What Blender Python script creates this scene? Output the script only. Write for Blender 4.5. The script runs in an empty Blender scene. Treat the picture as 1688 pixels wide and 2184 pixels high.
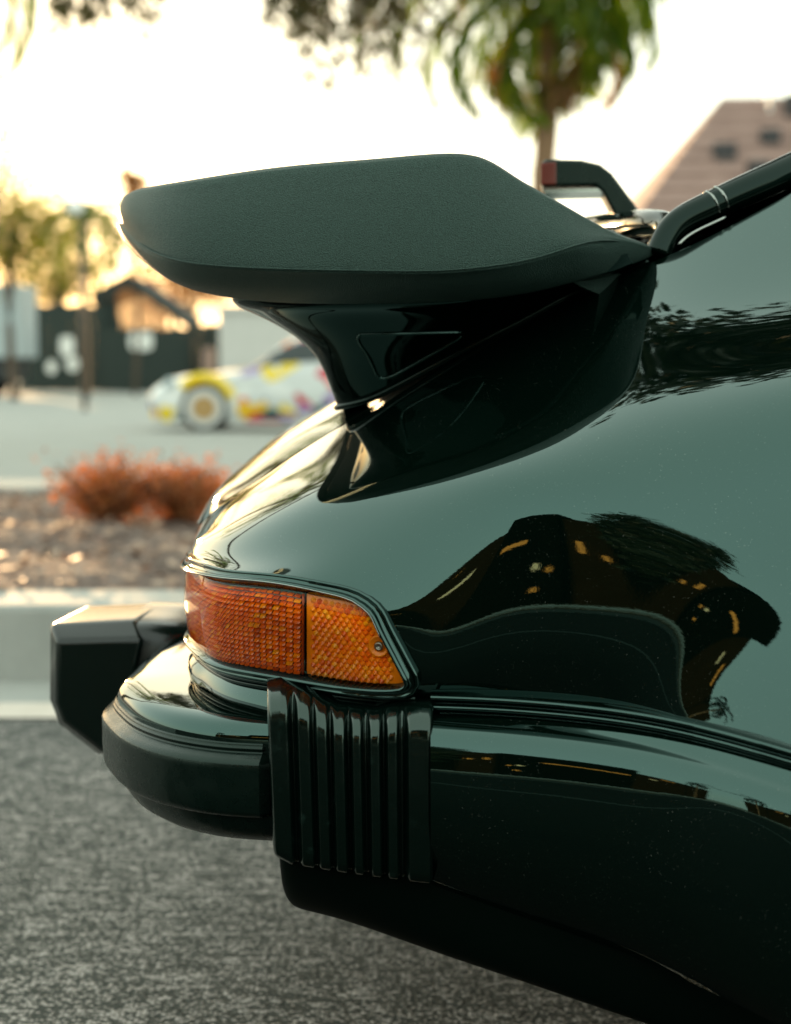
import bpy, bmesh, math, random
import numpy as np
from mathutils import Vector, Matrix
R = math.radians
random.seed(7); np.random.seed(7)
sc = bpy.context.scene
col = sc.collection

# ------------------------------------------------------------------ camera
F = 1688 * 50 / 24.0                 # focal length in pixels of a 1688 x 2184 frame
PHI = math.atan((1092 - 780) / F)    # slight downward tilt
CAM = np.array([0.0, -1.5, 0.855])
cd = bpy.data.cameras.new('camera'); cam = bpy.data.objects.new('camera', cd); col.objects.link(cam)
cam.location = CAM; cam.rotation_euler = (R(90) - PHI, 0, 0)
cd.sensor_fit = 'HORIZONTAL'; cd.sensor_width = 24; cd.lens = 50
cd.clip_start = 0.05; cd.clip_end = 3000
cd.dof.use_dof = True; cd.dof.focus_distance = 1.66; cd.dof.aperture_fstop = 3.3
sc.camera = cam

# ------------------------------------------------------------------ sky and sun
SUN_EL, SUN_AZ = R(4.2), R(-17)      # azimuth from +Y towards +X
w = bpy.data.worlds.new('World'); sc.world = w; w.use_nodes = True
nt = w.node_tree; nt.nodes.clear()
sky = nt.nodes.new('ShaderNodeTexSky'); sky.sky_type = 'NISHITA'; sky.sun_disc = False
sky.sun_elevation = SUN_EL; sky.sun_rotation = SUN_AZ
sky.air_density = 1.0; sky.dust_density = 2.0; sky.ozone_density = 1.0
veil = nt.nodes.new('ShaderNodeMix'); veil.data_type = 'RGBA'; veil.blend_type = 'MIX'
veil.inputs[0].default_value = 0.58
veil.inputs[7].default_value = (9.0, 10.2, 8.9, 1)      # thin even high cloud over the whole sky
bg = nt.nodes.new('ShaderNodeBackground'); bg.inputs[1].default_value = 0.12
out = nt.nodes.new('ShaderNodeOutputWorld')
nt.links.new(sky.outputs[0], veil.inputs[6]); nt.links.new(veil.outputs[2], bg.inputs[0]); nt.links.new(bg.outputs[0], out.inputs[0])
sd = bpy.data.lights.new('sun', 'SUN'); sd.energy = 4.5; sd.angle = R(0.6); sd.color = (1.0, 0.62, 0.30)
so = bpy.data.objects.new('sun', sd); col.objects.link(so)
sv = Vector((math.sin(SUN_AZ) * math.cos(SUN_EL), math.cos(SUN_AZ) * math.cos(SUN_EL), math.sin(SUN_EL)))
so.rotation_euler = (-sv).to_track_quat('-Z', 'Y').to_euler()
so.location = sv * 60
vs = sc.view_settings
vs.view_transform = 'Standard'; vs.look = 'None'; vs.gamma = 1; vs.use_curve_mapping = False
vs.exposure = 1.2
sc.render.engine = 'CYCLES'
cy = sc.cycles; cy.use_denoising = True; cy.max_bounces = 8; cy.transparent_max_bounces = 12; cy.glossy_bounces = 5
cy.caustics_reflective = False; cy.caustics_refractive = False; cy.sample_clamp_indirect = 6

# ------------------------------------------------------------------ helpers: space
PSI = R(6.0)                                     # the car's heading against the kerb
LAT = np.array([math.sin(PSI), math.cos(PSI), 0.0]); FWD = np.array([math.cos(PSI), -math.sin(PSI), 0.0])
ORG = np.array([0.0, 0.89, 0.0]); HALF = 0.89
fw = np.array([0, math.cos(PHI), -math.sin(PHI)]); upv = np.array([0, math.sin(PHI), math.cos(PHI)])
def ray(px, py): return fw + np.array([1.0, 0, 0]) * ((px - 844) / F) + upv * ((1092 - py) / F)
def P(px, py, y):                                # point of the car on the lengthwise plane y metres in from its near flank
    d = ray(px, py); t = ((y - HALF) + np.dot(ORG - CAM, LAT)) / np.dot(d, LAT); return CAM + d * t
def PZ(px, py, z):
    d = ray(px, py); return CAM + d * ((z - CAM[2]) / d[2])
def PY(px, py, Y):
    d = ray(px, py); return CAM + d * ((Y - CAM[1]) / d[1])
def W(a, y, z): return ORG + FWD * a + LAT * (y - HALF) + np.array([0, 0, z])
def car(p): q = np.asarray(p) - ORG; return np.array([q @ FWD, q @ LAT + HALF, p[2]])
def proj(p):
    q = np.asarray(p) - CAM; d = q @ fw; return 844 + F * q[..., 0] / d, 1092 - F * (q @ upv) / d
def mirror(p):
    p = np.asarray(p, float); q = (p - ORG) @ LAT; return p - 2 * np.multiply.outer(q, LAT)

# ------------------------------------------------------------------ helpers: splines and meshes
def cubic(t, y, q):
    t = np.asarray(t, float); y = np.asarray(y, float); n = len(t); h = np.diff(t)
    if n == 2: return y[0] + (y[1] - y[0]) * ((np.asarray(q) - t[0]) / h[0])[:, None]
    A = np.zeros((n, n)); b = np.zeros((n, y.shape[1])); A[0, 0] = A[-1, -1] = 1
    for i in range(1, n - 1):
        A[i, i - 1] = h[i - 1]; A[i, i] = 2 * (h[i - 1] + h[i]); A[i, i + 1] = h[i]
        b[i] = 6 * ((y[i + 1] - y[i]) / h[i] - (y[i] - y[i - 1]) / h[i - 1])
    m = np.linalg.solve(A, b); q = np.asarray(q); k = np.clip(np.searchsorted(t, q, side='right') - 1, 0, n - 2)
    hk = h[k][:, None]; u = (q - t[k])[:, None]; v = (t[k + 1] - q)[:, None]
    return (m[k] * v ** 3 + m[k + 1] * u ** 3) / (6 * hk) + (y[k] / hk - m[k] * hk / 6) * v + (y[k + 1] / hk - m[k + 1] * hk / 6) * u
def chord(net, axis):
    d = np.sqrt(np.linalg.norm(np.diff(net, axis=axis), axis=2) + 1e-9)
    d = d.mean(axis=1 - axis); return np.concatenate([[0], np.cumsum(d)])
def dens(t, m): return np.concatenate([np.linspace(t[i], t[i + 1], m, endpoint=False) for i in range(len(t) - 1)] + [[t[-1]]])
def loft(net, mu, mv, smooth=0):
    """net[row][column] -> grid[row][column], rows densified mv times, columns mu times"""
    net = np.asarray(net, float); tr = chord(net, 0); tc = chord(net, 1)
    g = np.stack([cubic(tc, net[r], dens(tc, mu)) for r in range(net.shape[0])])
    g = np.stack([cubic(tr, g[:, c], dens(tr, mv)) for c in range(g.shape[1])], axis=1)
    for _ in range(smooth):
        a = g.copy()
        g[1:-1, 1:-1] = a[1:-1, 1:-1] * .5 + (a[:-2, 1:-1] + a[2:, 1:-1] + a[1:-1, :-2] + a[1:-1, 2:]) * .125
    return g
def curve(pts, m, closed=False):
    pts = np.asarray(pts, float)
    if closed: pts = np.vstack([pts, pts[:1]])
    t = np.concatenate([[0], np.cumsum(np.sqrt(np.linalg.norm(np.diff(pts, axis=0), axis=1) + 1e-9))])
    return cubic(t, pts, np.linspace(0, t[-1], m))
class MB:
    def __init__(s): s.v = []; s.f = []
    def add(s, v, f): o = len(s.v); s.v += [tuple(map(float, x)) for x in v]; s.f += [tuple(i + o for i in q) for q in f]; return s
    def grid(s, g, flip=False, close=False):
        g = np.asarray(g); r, c = g.shape[:2]; fs = []
        for i in range(r - 1):
            for j in range(c if close else c - 1):
                k = (j + 1) % c; q = (i * c + j, i * c + k, (i + 1) * c + k, (i + 1) * c + j)
                fs.append(q[::-1] if flip else q)
        return s.add(g.reshape(-1, 3), fs)
    def tube(s, path, r, n=10, caps=True, squash=None):
        path = np.asarray(path, float); m = len(path); rr = np.broadcast_to(np.asarray(r, float), (m,)); vs_ = []
        up = np.array([0, 0, 1.0])
        for i in range(m):
            t = path[min(i + 1, m - 1)] - path[max(i - 1, 0)]; t = t / (np.linalg.norm(t) + 1e-12)
            a = np.cross(t, up)
            if np.linalg.norm(a) < 1e-3: a = np.cross(t, [0, 1.0, 0])
            a /= np.linalg.norm(a); b = np.cross(a, t)
            k = squash or (1, 1)
            for j in range(n):
                th = 2 * math.pi * j / n; vs_.append(path[i] + rr[i] * (a * math.cos(th) * k[0] + b * math.sin(th) * k[1]))
        fs = [(i * n + j, i * n + (j + 1) % n, (i + 1) * n + (j + 1) % n, (i + 1) * n + j) for i in range(m - 1) for j in range(n)]
        if caps: fs += [tuple(range(n))[::-1], tuple(range((m - 1) * n, m * n))]
        return s.add(vs_, fs)
    def box(s, x0, x1, y0, y1, z0, z1):
        v = [(x, y, z) for z in (z0, z1) for y in (y0, y1) for x in (x0, x1)]
        return s.add(v, [(0, 2, 3, 1), (4, 5, 7, 6), (0, 1, 5, 4), (2, 6, 7, 3), (0, 4, 6, 2), (1, 3, 7, 5)])
    def poly(s, pts): return s.add(pts, [tuple(range(len(pts)))])
    def mirror(s): s.v = [tuple(mirror(p)) for p in s.v]; s.f = [f[::-1] for f in s.f]; return s
    def build(s, name, mat, parent=None, smooth=True, bevel=0, angle=None, weld=False):
        me = bpy.data.meshes.new(name); o = bpy.data.objects.new(name, me)
        off = np.zeros(3); p = parent
        while p is not None: off = off + np.array(p.location); p = p.parent
        me.from_pydata([tuple(np.array(x) - off) for x in s.v], [], s.f); me.update()
        if weld:
            bm = bmesh.new(); bm.from_mesh(me); bmesh.ops.remove_doubles(bm, verts=bm.verts, dist=1e-5)
            bmesh.ops.recalc_face_normals(bm, faces=bm.faces); bm.to_mesh(me); bm.free()
        me.materials.append(mat)
        for pl in me.polygons: pl.use_smooth = smooth
        if smooth and angle: me.set_sharp_from_angle(angle=R(angle))
        col.objects.link(o); o.parent = parent
        if bevel:
            b = o.modifiers.new('bevel', 'BEVEL'); b.width = bevel; b.segments = 2; b.limit_method = 'ANGLE'
        return o
def tag(o, label=None, cat=None, group=None, kind=None):
    for k, v in (('label', label), ('category', cat), ('group', group), ('kind', kind)):
        if v: o[k] = v
    return o
def empty(name, loc=(0, 0, 0)):
    o = bpy.data.objects.new(name, None); o.location = loc; o.empty_display_size = .1; col.objects.link(o); return o

# ------------------------------------------------------------------ helpers: materials
MATS = {}
class M:
    def __init__(s, name):
        s.m = bpy.data.materials.new(name); s.m.use_nodes = True; s.t = s.m.node_tree; s.n = s.t.nodes; s.l = s.t.links
        s.b = s.n['Principled BSDF']; s.o = s.n['Material Output']; MATS[name] = s.m
    def p(s, **k):
        for a, v in k.items():
            i = s.b.inputs[a.replace('_', ' ')]
            i.default_value = (*v, 1) if isinstance(v, tuple) and len(v) == 3 else v
        return s
    def coord(s, kind='Object', scale=(1, 1, 1)):
        t = s.n.new('ShaderNodeTexCoord'); mp = s.n.new('ShaderNodeMapping'); mp.inputs['Scale'].default_value = scale
        s.l.new(t.outputs[kind], mp.inputs[0]); return mp.outputs[0]
    def noise(s, scale, detail=3, rough=.55, vec=None, dist=0):
        n = s.n.new('ShaderNodeTexNoise'); n.inputs['Scale'].default_value = scale; n.inputs['Detail'].default_value = detail
        n.inputs['Roughness'].default_value = rough; n.inputs['Distortion'].default_value = dist
        s.l.new(vec if vec is not None else s.coord(), n.inputs['Vector']); return n.outputs['Fac']
    def voro(s, scale, vec=None, out='Distance', feature='F1'):
        n = s.n.new('ShaderNodeTexVoronoi'); n.feature = feature; n.inputs['Scale'].default_value = scale
        s.l.new(vec if vec is not None else s.coord(), n.inputs['Vector']); return n.outputs[out]
    def ramp(s, fac, stops, interp='LINEAR'):
        r = s.n.new('ShaderNodeValToRGB'); r.color_ramp.interpolation = interp; e = r.color_ramp.elements
        while len(e) < len(stops): e.new(.5)
        for i, (p, c) in enumerate(stops):
            e[i].position = p; e[i].color = (*c, 1) if not isinstance(c, (int, float)) else (c, c, c, 1)
        s.l.new(fac, r.inputs[0]); return r.outputs[0]
    def mix(s, fac, a, b, mode='MIX'):
        x = s.n.new('ShaderNodeMix'); x.data_type = 'RGBA'; x.blend_type = mode
        for i, v in ((0, fac), (6, a), (7, b)):
            if isinstance(v, (int, float)): x.inputs[i].default_value = v
            elif isinstance(v, tuple): x.inputs[i].default_value = (*v, 1)
            else: s.l.new(v, x.inputs[i])
        return x.outputs[2]
    def math(s, op, a, b=0.0):
        x = s.n.new('ShaderNodeMath'); x.operation = op
        for i, v in ((0, a), (1, b)):
            if isinstance(v, (int, float)): x.inputs[i].default_value = v
            else: s.l.new(v, x.inputs[i])
        return x.outputs[0]
    def link(s, sock, name): s.l.new(sock, s.b.inputs[name]); return s
    def bump(s, h, strength=.3, dist=.01, name='Normal'):
        b = s.n.new('ShaderNodeBump'); b.inputs['Strength'].default_value = strength; b.inputs['Distance'].default_value = dist
        s.l.new(h, b.inputs['Height']); s.l.new(b.outputs[0], s.b.inputs[name]); return s

m = M('black_paint').p(Roughness=.02, IOR=1.82, Specular_Tint=(.60, 1.0, .92))
dust = m.ramp(m.noise(900, 1), [(.752, 0.0), (.79, 1.0)]); dust2 = m.ramp(m.noise(9, 3), [(.40, .0), (.75, 1.0)])
m.link(m.mix(m.math('MULTIPLY', dust, dust2), (.0005, .0028, .0018), (.45, .45, .40)), 'Base Color')
m.bump(m.noise(260, 2), .008, .0012)
m = M('spoiler_paint').p(Base_Color=(.0004, .0026, .0016), Roughness=.03, IOR=1.5, Specular_Tint=(.68, 1.0, .92))
m = M('rubber').p(Roughness=.46, Specular_IOR_Level=.6, Specular_Tint=(.7, 1.0, .9))
gr = m.noise(820, 2, .6)
m.link(m.mix(m.ramp(gr, [(.36, 0.0), (.64, 1.0)]), (.003, .0105, .008), (.026, .052, .042)), 'Base Color'); m.bump(gr, 1.0, .0022)
m = M('satin_rubber').p(Roughness=.34, Specular_IOR_Level=.36, Specular_Tint=(.75, 1, .9))
m.link(m.mix(m.noise(25, 4), (.0012, .0042, .0030), (.003, .0085, .0065)), 'Base Color')
m.link(m.ramp(m.noise(60, 5), [(.3, .22), (.75, .36)]), 'Roughness'); m.bump(m.noise(500, 2), .10, .0010)
m = M('boot_rubber').p(Roughness=.2, IOR=1.65, Specular_Tint=(.75, 1, .9))
m.link(m.mix(m.ramp(m.noise(60, 4), [(.62, 0.0), (.85, 1.0)]), (.0008, .0035, .0025), (.010, .022, .018)), 'Base Color')
m.link(m.ramp(m.noise(40, 5), [(.3, .08), (.75, .22)]), 'Roughness'); m.bump(m.noise(120, 3), .06, .002)
m = M('chrome').p(Base_Color=(.28, .30, .28), Metallic=1.0, Roughness=.10)
m = M('steel_screw').p(Base_Color=(.35, .38, .38), Metallic=1.0, Roughness=.3)
m = M('black_plastic').p(Base_Color=(.0006, .003, .002), Roughness=.03, IOR=1.36, Specular_Tint=(.7, 1.0, .9))
m = M('under_black').p(Base_Color=(.0008, .0034, .0022), Roughness=.5, Specular_IOR_Level=.06)
m = M('guard_rubber').p(Roughness=.24, Base_Color=(.002, .007, .005), IOR=1.5)
m = M('glass').p(Base_Color=(.006, .010, .008), Roughness=.02, IOR=1.6)
m = M('red_lens').p(Base_Color=(.13, .014, .006), Roughness=.12)
m = M('amber').p(Roughness=.22, Specular_IOR_Level=.6)
isl = m.n.new('ShaderNodeNewGeometry')
m.link(m.ramp(isl.outputs['Random Per Island'], [(0, (.50, .06, .001)), (.15, (.85, .12, .002)), (.5, (1.0, .16, .002)), (.85, (1.0, .20, .002)), (1.0, (1.0, .34, .006))]), 'Base Color')
m = M('amber_bright').p(Roughness=.25, Specular_IOR_Level=.5)
isl = m.n.new('ShaderNodeNewGeometry')
m.link(m.ramp(isl.outputs['Random Per Island'], [(0, (.80, .11, .001)), (.3, (1.0, .20, .002)), (.75, (1.0, .29, .004)), (1, (1.0, .42, .012))]), 'Base Color')
m = M('amber_dark').p(Base_Color=(.42, .055, .003), Roughness=.3)
# clear amber outer skin of the lamp
m = M('amber_skin'); tr = m.n.new('ShaderNodeBsdfTransparent'); tr.inputs[0].default_value = (1, .96, .88, 1)
gl = m.n.new('ShaderNodeBsdfGlossy'); gl.inputs['Roughness'].default_value = .02
lw = m.n.new('ShaderNodeFresnel'); lw.inputs[0].default_value = 1.22
mx = m.n.new('ShaderNodeMixShader'); m.l.new(lw.outputs[0], mx.inputs[0]); m.l.new(tr.outputs[0], mx.inputs[1]); m.l.new(gl.outputs[0], mx.inputs[2])
m.l.new(mx.outputs[0], m.o.inputs[0])
# ================================================================== the black car
CAR = empty('parked_sports_car', tuple(W(0, HALF, 0)))
tag(CAR, 'glossy black sports car with large rear spoiler, amber tail lamp and ribbed bumper boot', 'car')
paint, rub, satin = MATS['black_paint'], MATS['rubber'], MATS['satin_rubber']
def both(mb, name, mat, parent=CAR, pm=None, **k):
    """the near piece and its mirror image on the far flank"""
    o = mb.build(name, mat, parent, **k)
    m2 = MB(); m2.v = list(mb.v); m2.f = list(mb.f); m2.mirror(); o2 = m2.build(name, mat, pm if pm is not None else parent, **k)
    return o, o2

# ---- quarter panel (wing): rows from the bumper shelf up to the lid seam and window
ZB = P(876, 1461, .062)[2]; ZT = P(787, 1268, .07)[2]
r1 = [P(416, 1350, .365), PZ(446, 1391, ZB), PZ(490, 1412, ZB), PZ(651, 1440, ZB), P(890, 1461, .060)]
r3 = [P(411, 1200, .365), PZ(436, 1223, ZT), PZ(487, 1243, ZT), PZ(647, 1262, ZT), P(890, 1272, .062)]
rows = [
 [P(424, 1385, .36), P(445, 1420, .26), P(500, 1450, .185), P(651, 1474, .12), P(890, 1493, .076), P(1080, 1490, .062), P(1300, 1510, .045), P(1480, 1542, .016), P(1688, 1598, -.032), P(1900, 1650, -.048), P(2250, 1600, 0)],
 r1 + [P(1080, 1400, .047), P(1300, 1400, .036), P(1480, 1410, .024), P(1688, 1420, -.002), P(1900, 1440, -.012), P(2250, 1400, 0)],
 None,
 r3 + [P(1080, 1105, .056), P(1300, 1100, .046), P(1480, 1100, .043), P(1688, 1090, .044), P(1900, 1080, .048), P(2250, 1050, .055)],
 [P(411, 1172, .385), P(427, 1184, .29), P(490, 1195, .205), P(655, 1182, .13), P(885, 1120, .086), P(1080, 1025, .073), P(1300, 995, .066), P(1480, 975, .066), P(1688, 950, .068), P(1900, 930, .072), P(2250, 900, .08)],
 [P(413, 1155, .43), P(433, 1152, .34), P(500, 1138, .26), P(655, 1090, .18), P(880, 1018, .138), P(1080, 955, .122), P(1300, 903, .114), P(1480, 865, .114), P(1688, 824, .115), P(1900, 790, .12), P(2250, 750, .13)],
 [P(416, 1144, .47), P(440, 1131, .40), P(510, 1095, .33), P(655, 1032, .26), P(870, 950, .22), P(1080, 870, .23), P(1300, 813, .20), P(1480, 772, .20), P(1688, 737, .20), P(1900, 695, .205), P(2250, 635, .21)],
 [P(420, 1134, .51), P(452, 1107, .46), P(520, 1058, .41), P(657, 990, .36), P(860, 890, .33), P(1080, 790, .33), P(1300, 710, .315), P(1480, 682, .30), P(1688, 648, .30), P(1900, 600, .31), P(2250, 530, .32)],
 [P(425, 1123, .55), P(473, 1075, .515), P(540, 1031, .495), P(672, 943, .475), P(850, 836, .455), P(1080, 703, .45), P(1300, 596, .437), P(1480, 521, .433), P(1688, 412, .47), P(1900, 300, .51), P(2250, 150, .56)],
]
rows[2] = []
for c in range(11):
    mid = (rows[1][c] + rows[3][c]) / 2
    n = np.array([-LAT[0], -LAT[1], 0]) if c > 2 else np.array([-.75, -.66, 0])
    rows[2].append(mid + n * (.004 if c < 9 else .004))
for r in rows:                                     # round the corner to the rear panel
    a, y, z = car(r[0]); r[:0] = [W(a - .010, HALF, z), W(a - .006, .63, z)]
NET = np.array(rows); MU, MV = 12, 9
QG = loft(NET, MU, MV, 14)
both(MB().grid(QG), 'quarter_panel', paint)
def qpos(u, v):                                    # u in stations, v in rows, on the smoothed surface
    x, y = min(max(u * MU, 0), QG.shape[1] - 1.001), min(max(v * MV, 0), QG.shape[0] - 1.001)
    i, j = int(x), int(y); fx, fy = x - i, y - j
    return (QG[j, i] * (1 - fx) + QG[j, i + 1] * fx) * (1 - fy) + (QG[j + 1, i] * (1 - fx) + QG[j + 1, i + 1] * fx) * fy
def qnor(u, v):
    d = .12; a = qpos(u + d, v) - qpos(u - d, v); b = qpos(u, v + d) - qpos(u, v - d); n = np.cross(a, b); return n / np.linalg.norm(n)
def qoff(u, v, o): return qpos(u, v) + qnor(u, v) * o
def u_at(px, v):
    us = np.linspace(2.2, 9, 220); xs = np.array([proj(qpos(u, v))[0] for u in us])
    k = int(np.argmin(xs)); return float(np.interp(px, xs[k:], us[k:]))

# ---- engine lid
seam = [(427, 1120, .556), (474, 1073, .521), (541, 1029, .50), (608, 982, .492), (680, 936, .478), (754, 890, .465), (850, 835, .460), (1000, 748, .456), (1230, 627, .450), (1392, 558, .448)]
cen = [(436, 1104), (480, 1037), (530, 982), (584, 936), (644, 895), (705, 859), (790, 800), (930, 725), (1140, 630), (1285, 565)]
lr = [[P(*s) for s in seam], [], [], [P(a, b, HALF) for a, b in cen]]
for k in range(10):
    A, B = lr[0][k], lr[3][k]
    lr[1].append(A * .7 + B * .3 + np.array([-.006, 0, .010 if k else .002])); lr[2].append(A * .35 + B * .65 + np.array([-.004, 0, .008 if k else .003]))
LG = loft(np.array(lr), 8, 8, 6)
mb = MB().grid(np.concatenate([LG, mirror(LG)[::-1][1:]])); lid = mb.build('engine_lid', paint, CAR)
edge = np.stack([LG[0], LG[0] + np.array([.004, .004, -.02])]); both(MB().grid(edge, True), 'lid_edge', MATS['under_black'], lid)

# ---- spoiler: glossy neck (the part) with rubber rim, gasket and triangular side ridge (sub-parts)
def kk(row): return row
nk = [
 [(722, 870, .50), (772, 859, .468), (843, 828, .458), (994, 747, .452), (1119, 683, .452), (1240, 620, .452)],
 [(703, 818, .468), (752, 805, .442), (836, 779, .430), (995, 721, .424), (1119, 667, .428), (1242, 614, .436)],
 [(672, 757, .447), (722, 750, .412), (826, 733, .398), (996, 698, .396), (1119, 650, .404), (1245, 607, .414)],
 [(612, 705, .428), (676, 700, .385), (812, 692, .372), (998, 672, .370), (1119, 634, .382), (1247, 600, .396)],
 [(543, 669, .410), (620, 668, .365), (800, 664, .352), (1000, 654, .352), (1119, 622, .364), (1250, 594, .384)],
 [(500, 645, .400), (590, 650, .352), (790, 646, .338), (1000, 638, .338), (1119, 610, .352), (1250, 588, .372)],
]
net = []
nk.append([(x, y - 34, o_ + .004) for x, y, o_ in nk[-1]])
for kk_, r in enumerate(nk):
    r.append((1322, 588 - 3 * kk_ - (26 if kk_ == 6 else 0), .452 - .0115 * kk_)); r.append((1386, 558 - 3 * kk_ - (12 if kk_ == 6 else 0), .446 - .002 * kk_))
for r in nk:
    p = [P(*x) for x in r]; a, y, z = car(p[0])
    net.append([W(a - .004, HALF, z), W(a - .004, .66, z), W(a + .000, y + .035, z)] + p)
NG = loft(np.array(net), 8, 8, 4)
full = np.concatenate([mirror(NG)[:, ::-1], NG[:, 1:]], axis=1)
SPO = MB().grid(full, True).build('rear_spoiler', MATS['spoiler_paint'], CAR)
gk = curve(NG[0][8:], 90); both(MB().tube(np.vstack([mirror(gk[:1]) * 0 + NG[0][0], gk]) + np.array([-.0012, -.003, .001]), .0042, 10), 'gasket', MATS['black_plastic'], SPO)
def npos(px, py):                                  # nearest point of the neck to a sight line
    pr = np.stack(proj(NG.reshape(-1, 3)), -1); k = np.argsort(np.linalg.norm(pr - [px, py], axis=1))[:4]
    wgt = 1 / (np.linalg.norm(pr[k] - [px, py], axis=1) + .5); y = (np.array([car(q)[1] for q in NG.reshape(-1, 3)[k]]) * wgt).sum() / wgt.sum(); return P(px, py, y)
tri = [(770, 713), (880, 711), (975, 709), (988, 712), (970, 727), (900, 768), (840, 801), (820, 807), (808, 803), (790, 768), (768, 732), (764, 720)]
tp = curve([npos(*q) for q in tri], 60, True)
both(MB().tube(tp + np.array([0, -.0005, 0]), .0022, 6, False), 'side_ridge', paint, SPO)

rim = {  # rings around the tray, from the rear corner to the front tip
 'top':   [(262, 424, .455), (302, 406, .375), (400, 390, .315), (600, 362, .287), (800, 345, .281), (945, 334, .285), (1045, 348, .297), (1120, 394, .310), (1200, 438, .325), (1310, 497, .372), (1390, 527, .44)],
 'mid':   [(251, 446, .462), (292, 468, .365), (400, 480, .298), (600, 470, .270), (800, 462, .263), (947, 455, .266), (1060, 462, .278), (1140, 474, .294), (1210, 483, .311), (1310, 505, .368), (1391, 530, .437)],
 'crease': [(253, 467, .468), (304, 523, .365), (395, 558, .298), (600, 573, .263), (800, 577, .256), (950, 576, .257), (1075, 563, .270), (1160, 545, .288), (1232, 522, .308), (1310, 513, .366), (1391, 533, .436)],
 'lip':   [(251, 474, .470), (300, 530, .369), (395, 568, .303), (600, 582, .268), (800, 586, .261), (952, 585, .262), (1080, 573, .275), (1165, 556, .294), (1240, 535, .316), (1315, 527, .372), (1391, 536, .438)],
 'under1': [(251, 488, .480), (308, 553, .383), (400, 598, .325), (600, 612, .295), (800, 615, .285), (955, 613, .287), (1090, 602, .300), (1175, 586, .317), (1245, 566, .338), (1320, 552, .385), (1392, 540, .441)],
 'under2': [(262, 514, .490), (330, 576, .405), (425, 622, .355), (600, 645, .335), (800, 648, .325), (958, 644, .327), (1098, 630, .338), (1185, 612, .350), (1252, 594, .365), (1325, 572, .40), (1393, 545, .447)],
}
ring = []
for k, r in rim.items():
    p = [P(*x) for x in r]; a, y, z = car(p[0]); af, yf, zf = car(p[-1]); sh = {'top': .010, 'mid': 0, 'crease': .003, 'lip': .002, 'under1': .006, 'under2': .02}[k]
    ring.append([W(a - .018 + sh * .3, HALF, z), W(a - .014 + sh * .2, .66, z)] + p + [W(af - .012, .60, zf + .004), W(af - .05, HALF, zf + .008)])
ring = np.array(ring)
def inward(g, d, dz):
    c = np.array([car(q) for q in g]); o = []
    for i in range(len(c)):
        t = c[min(i + 1, len(c) - 1)] - c[max(i - 1, 0)]; nrm = np.array([t[1], -t[0]]); nrm /= np.linalg.norm(nrm) + 1e-9
        if c[i][1] > HALF - .01: nrm[1] = 0
        s = 1 if nrm @ (np.array([-.02, HALF]) - c[i][:2]) > 0 else -1
        q = c[i].copy(); q[:2] += s * nrm * d; q[2] += dz; q[1] = min(q[1], HALF); o.append(W(*q))
    return np.array(o)
T = loft(ring, 10, 6, 3)
tops = T[0]
extra = np.stack([inward(tops, .040, -.060), inward(tops, .030, -.014), inward(tops, .020, .0035), inward(tops, .008, .0045)])
bot = np.stack([inward(T[-1], .05, .030)])
G = np.concatenate([extra, T, bot])
mb = MB().grid(np.concatenate([G, mirror(G)[:, ::-1][:, 1:]], axis=1), True)
floor = np.stack([extra[0], np.array([W(car(q)[0], HALF, car(q)[2]) for q in extra[0]])]); mb.grid(floor); mb.grid(mirror(floor), True)
bf = np.stack([bot[0], np.array([W(car(q)[0], HALF, car(q)[2]) for q in bot[0]])]); mb.grid(bf, True); mb.grid(mirror(bf))
mb.build('rubber_rim', rub, SPO)
both(MB().tube(curve(ring[2][2:13], 120)[:112] + np.array([0, -.0004, 0]), .0011, 6), 'moulding_seam', rub, SPO)
for k in range(9):                                 # slats of the intake grille in the tray floor
    z = car(extra[0][60])[2] + .012; a0 = -.20 + k * .045
    MB().tube([W(a0, .45, z), W(a0, HALF, z + .004), W(a0, 2 * HALF - .45, z)], .006, 6).build('grille_slat', MATS['black_plastic'], SPO)

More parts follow.
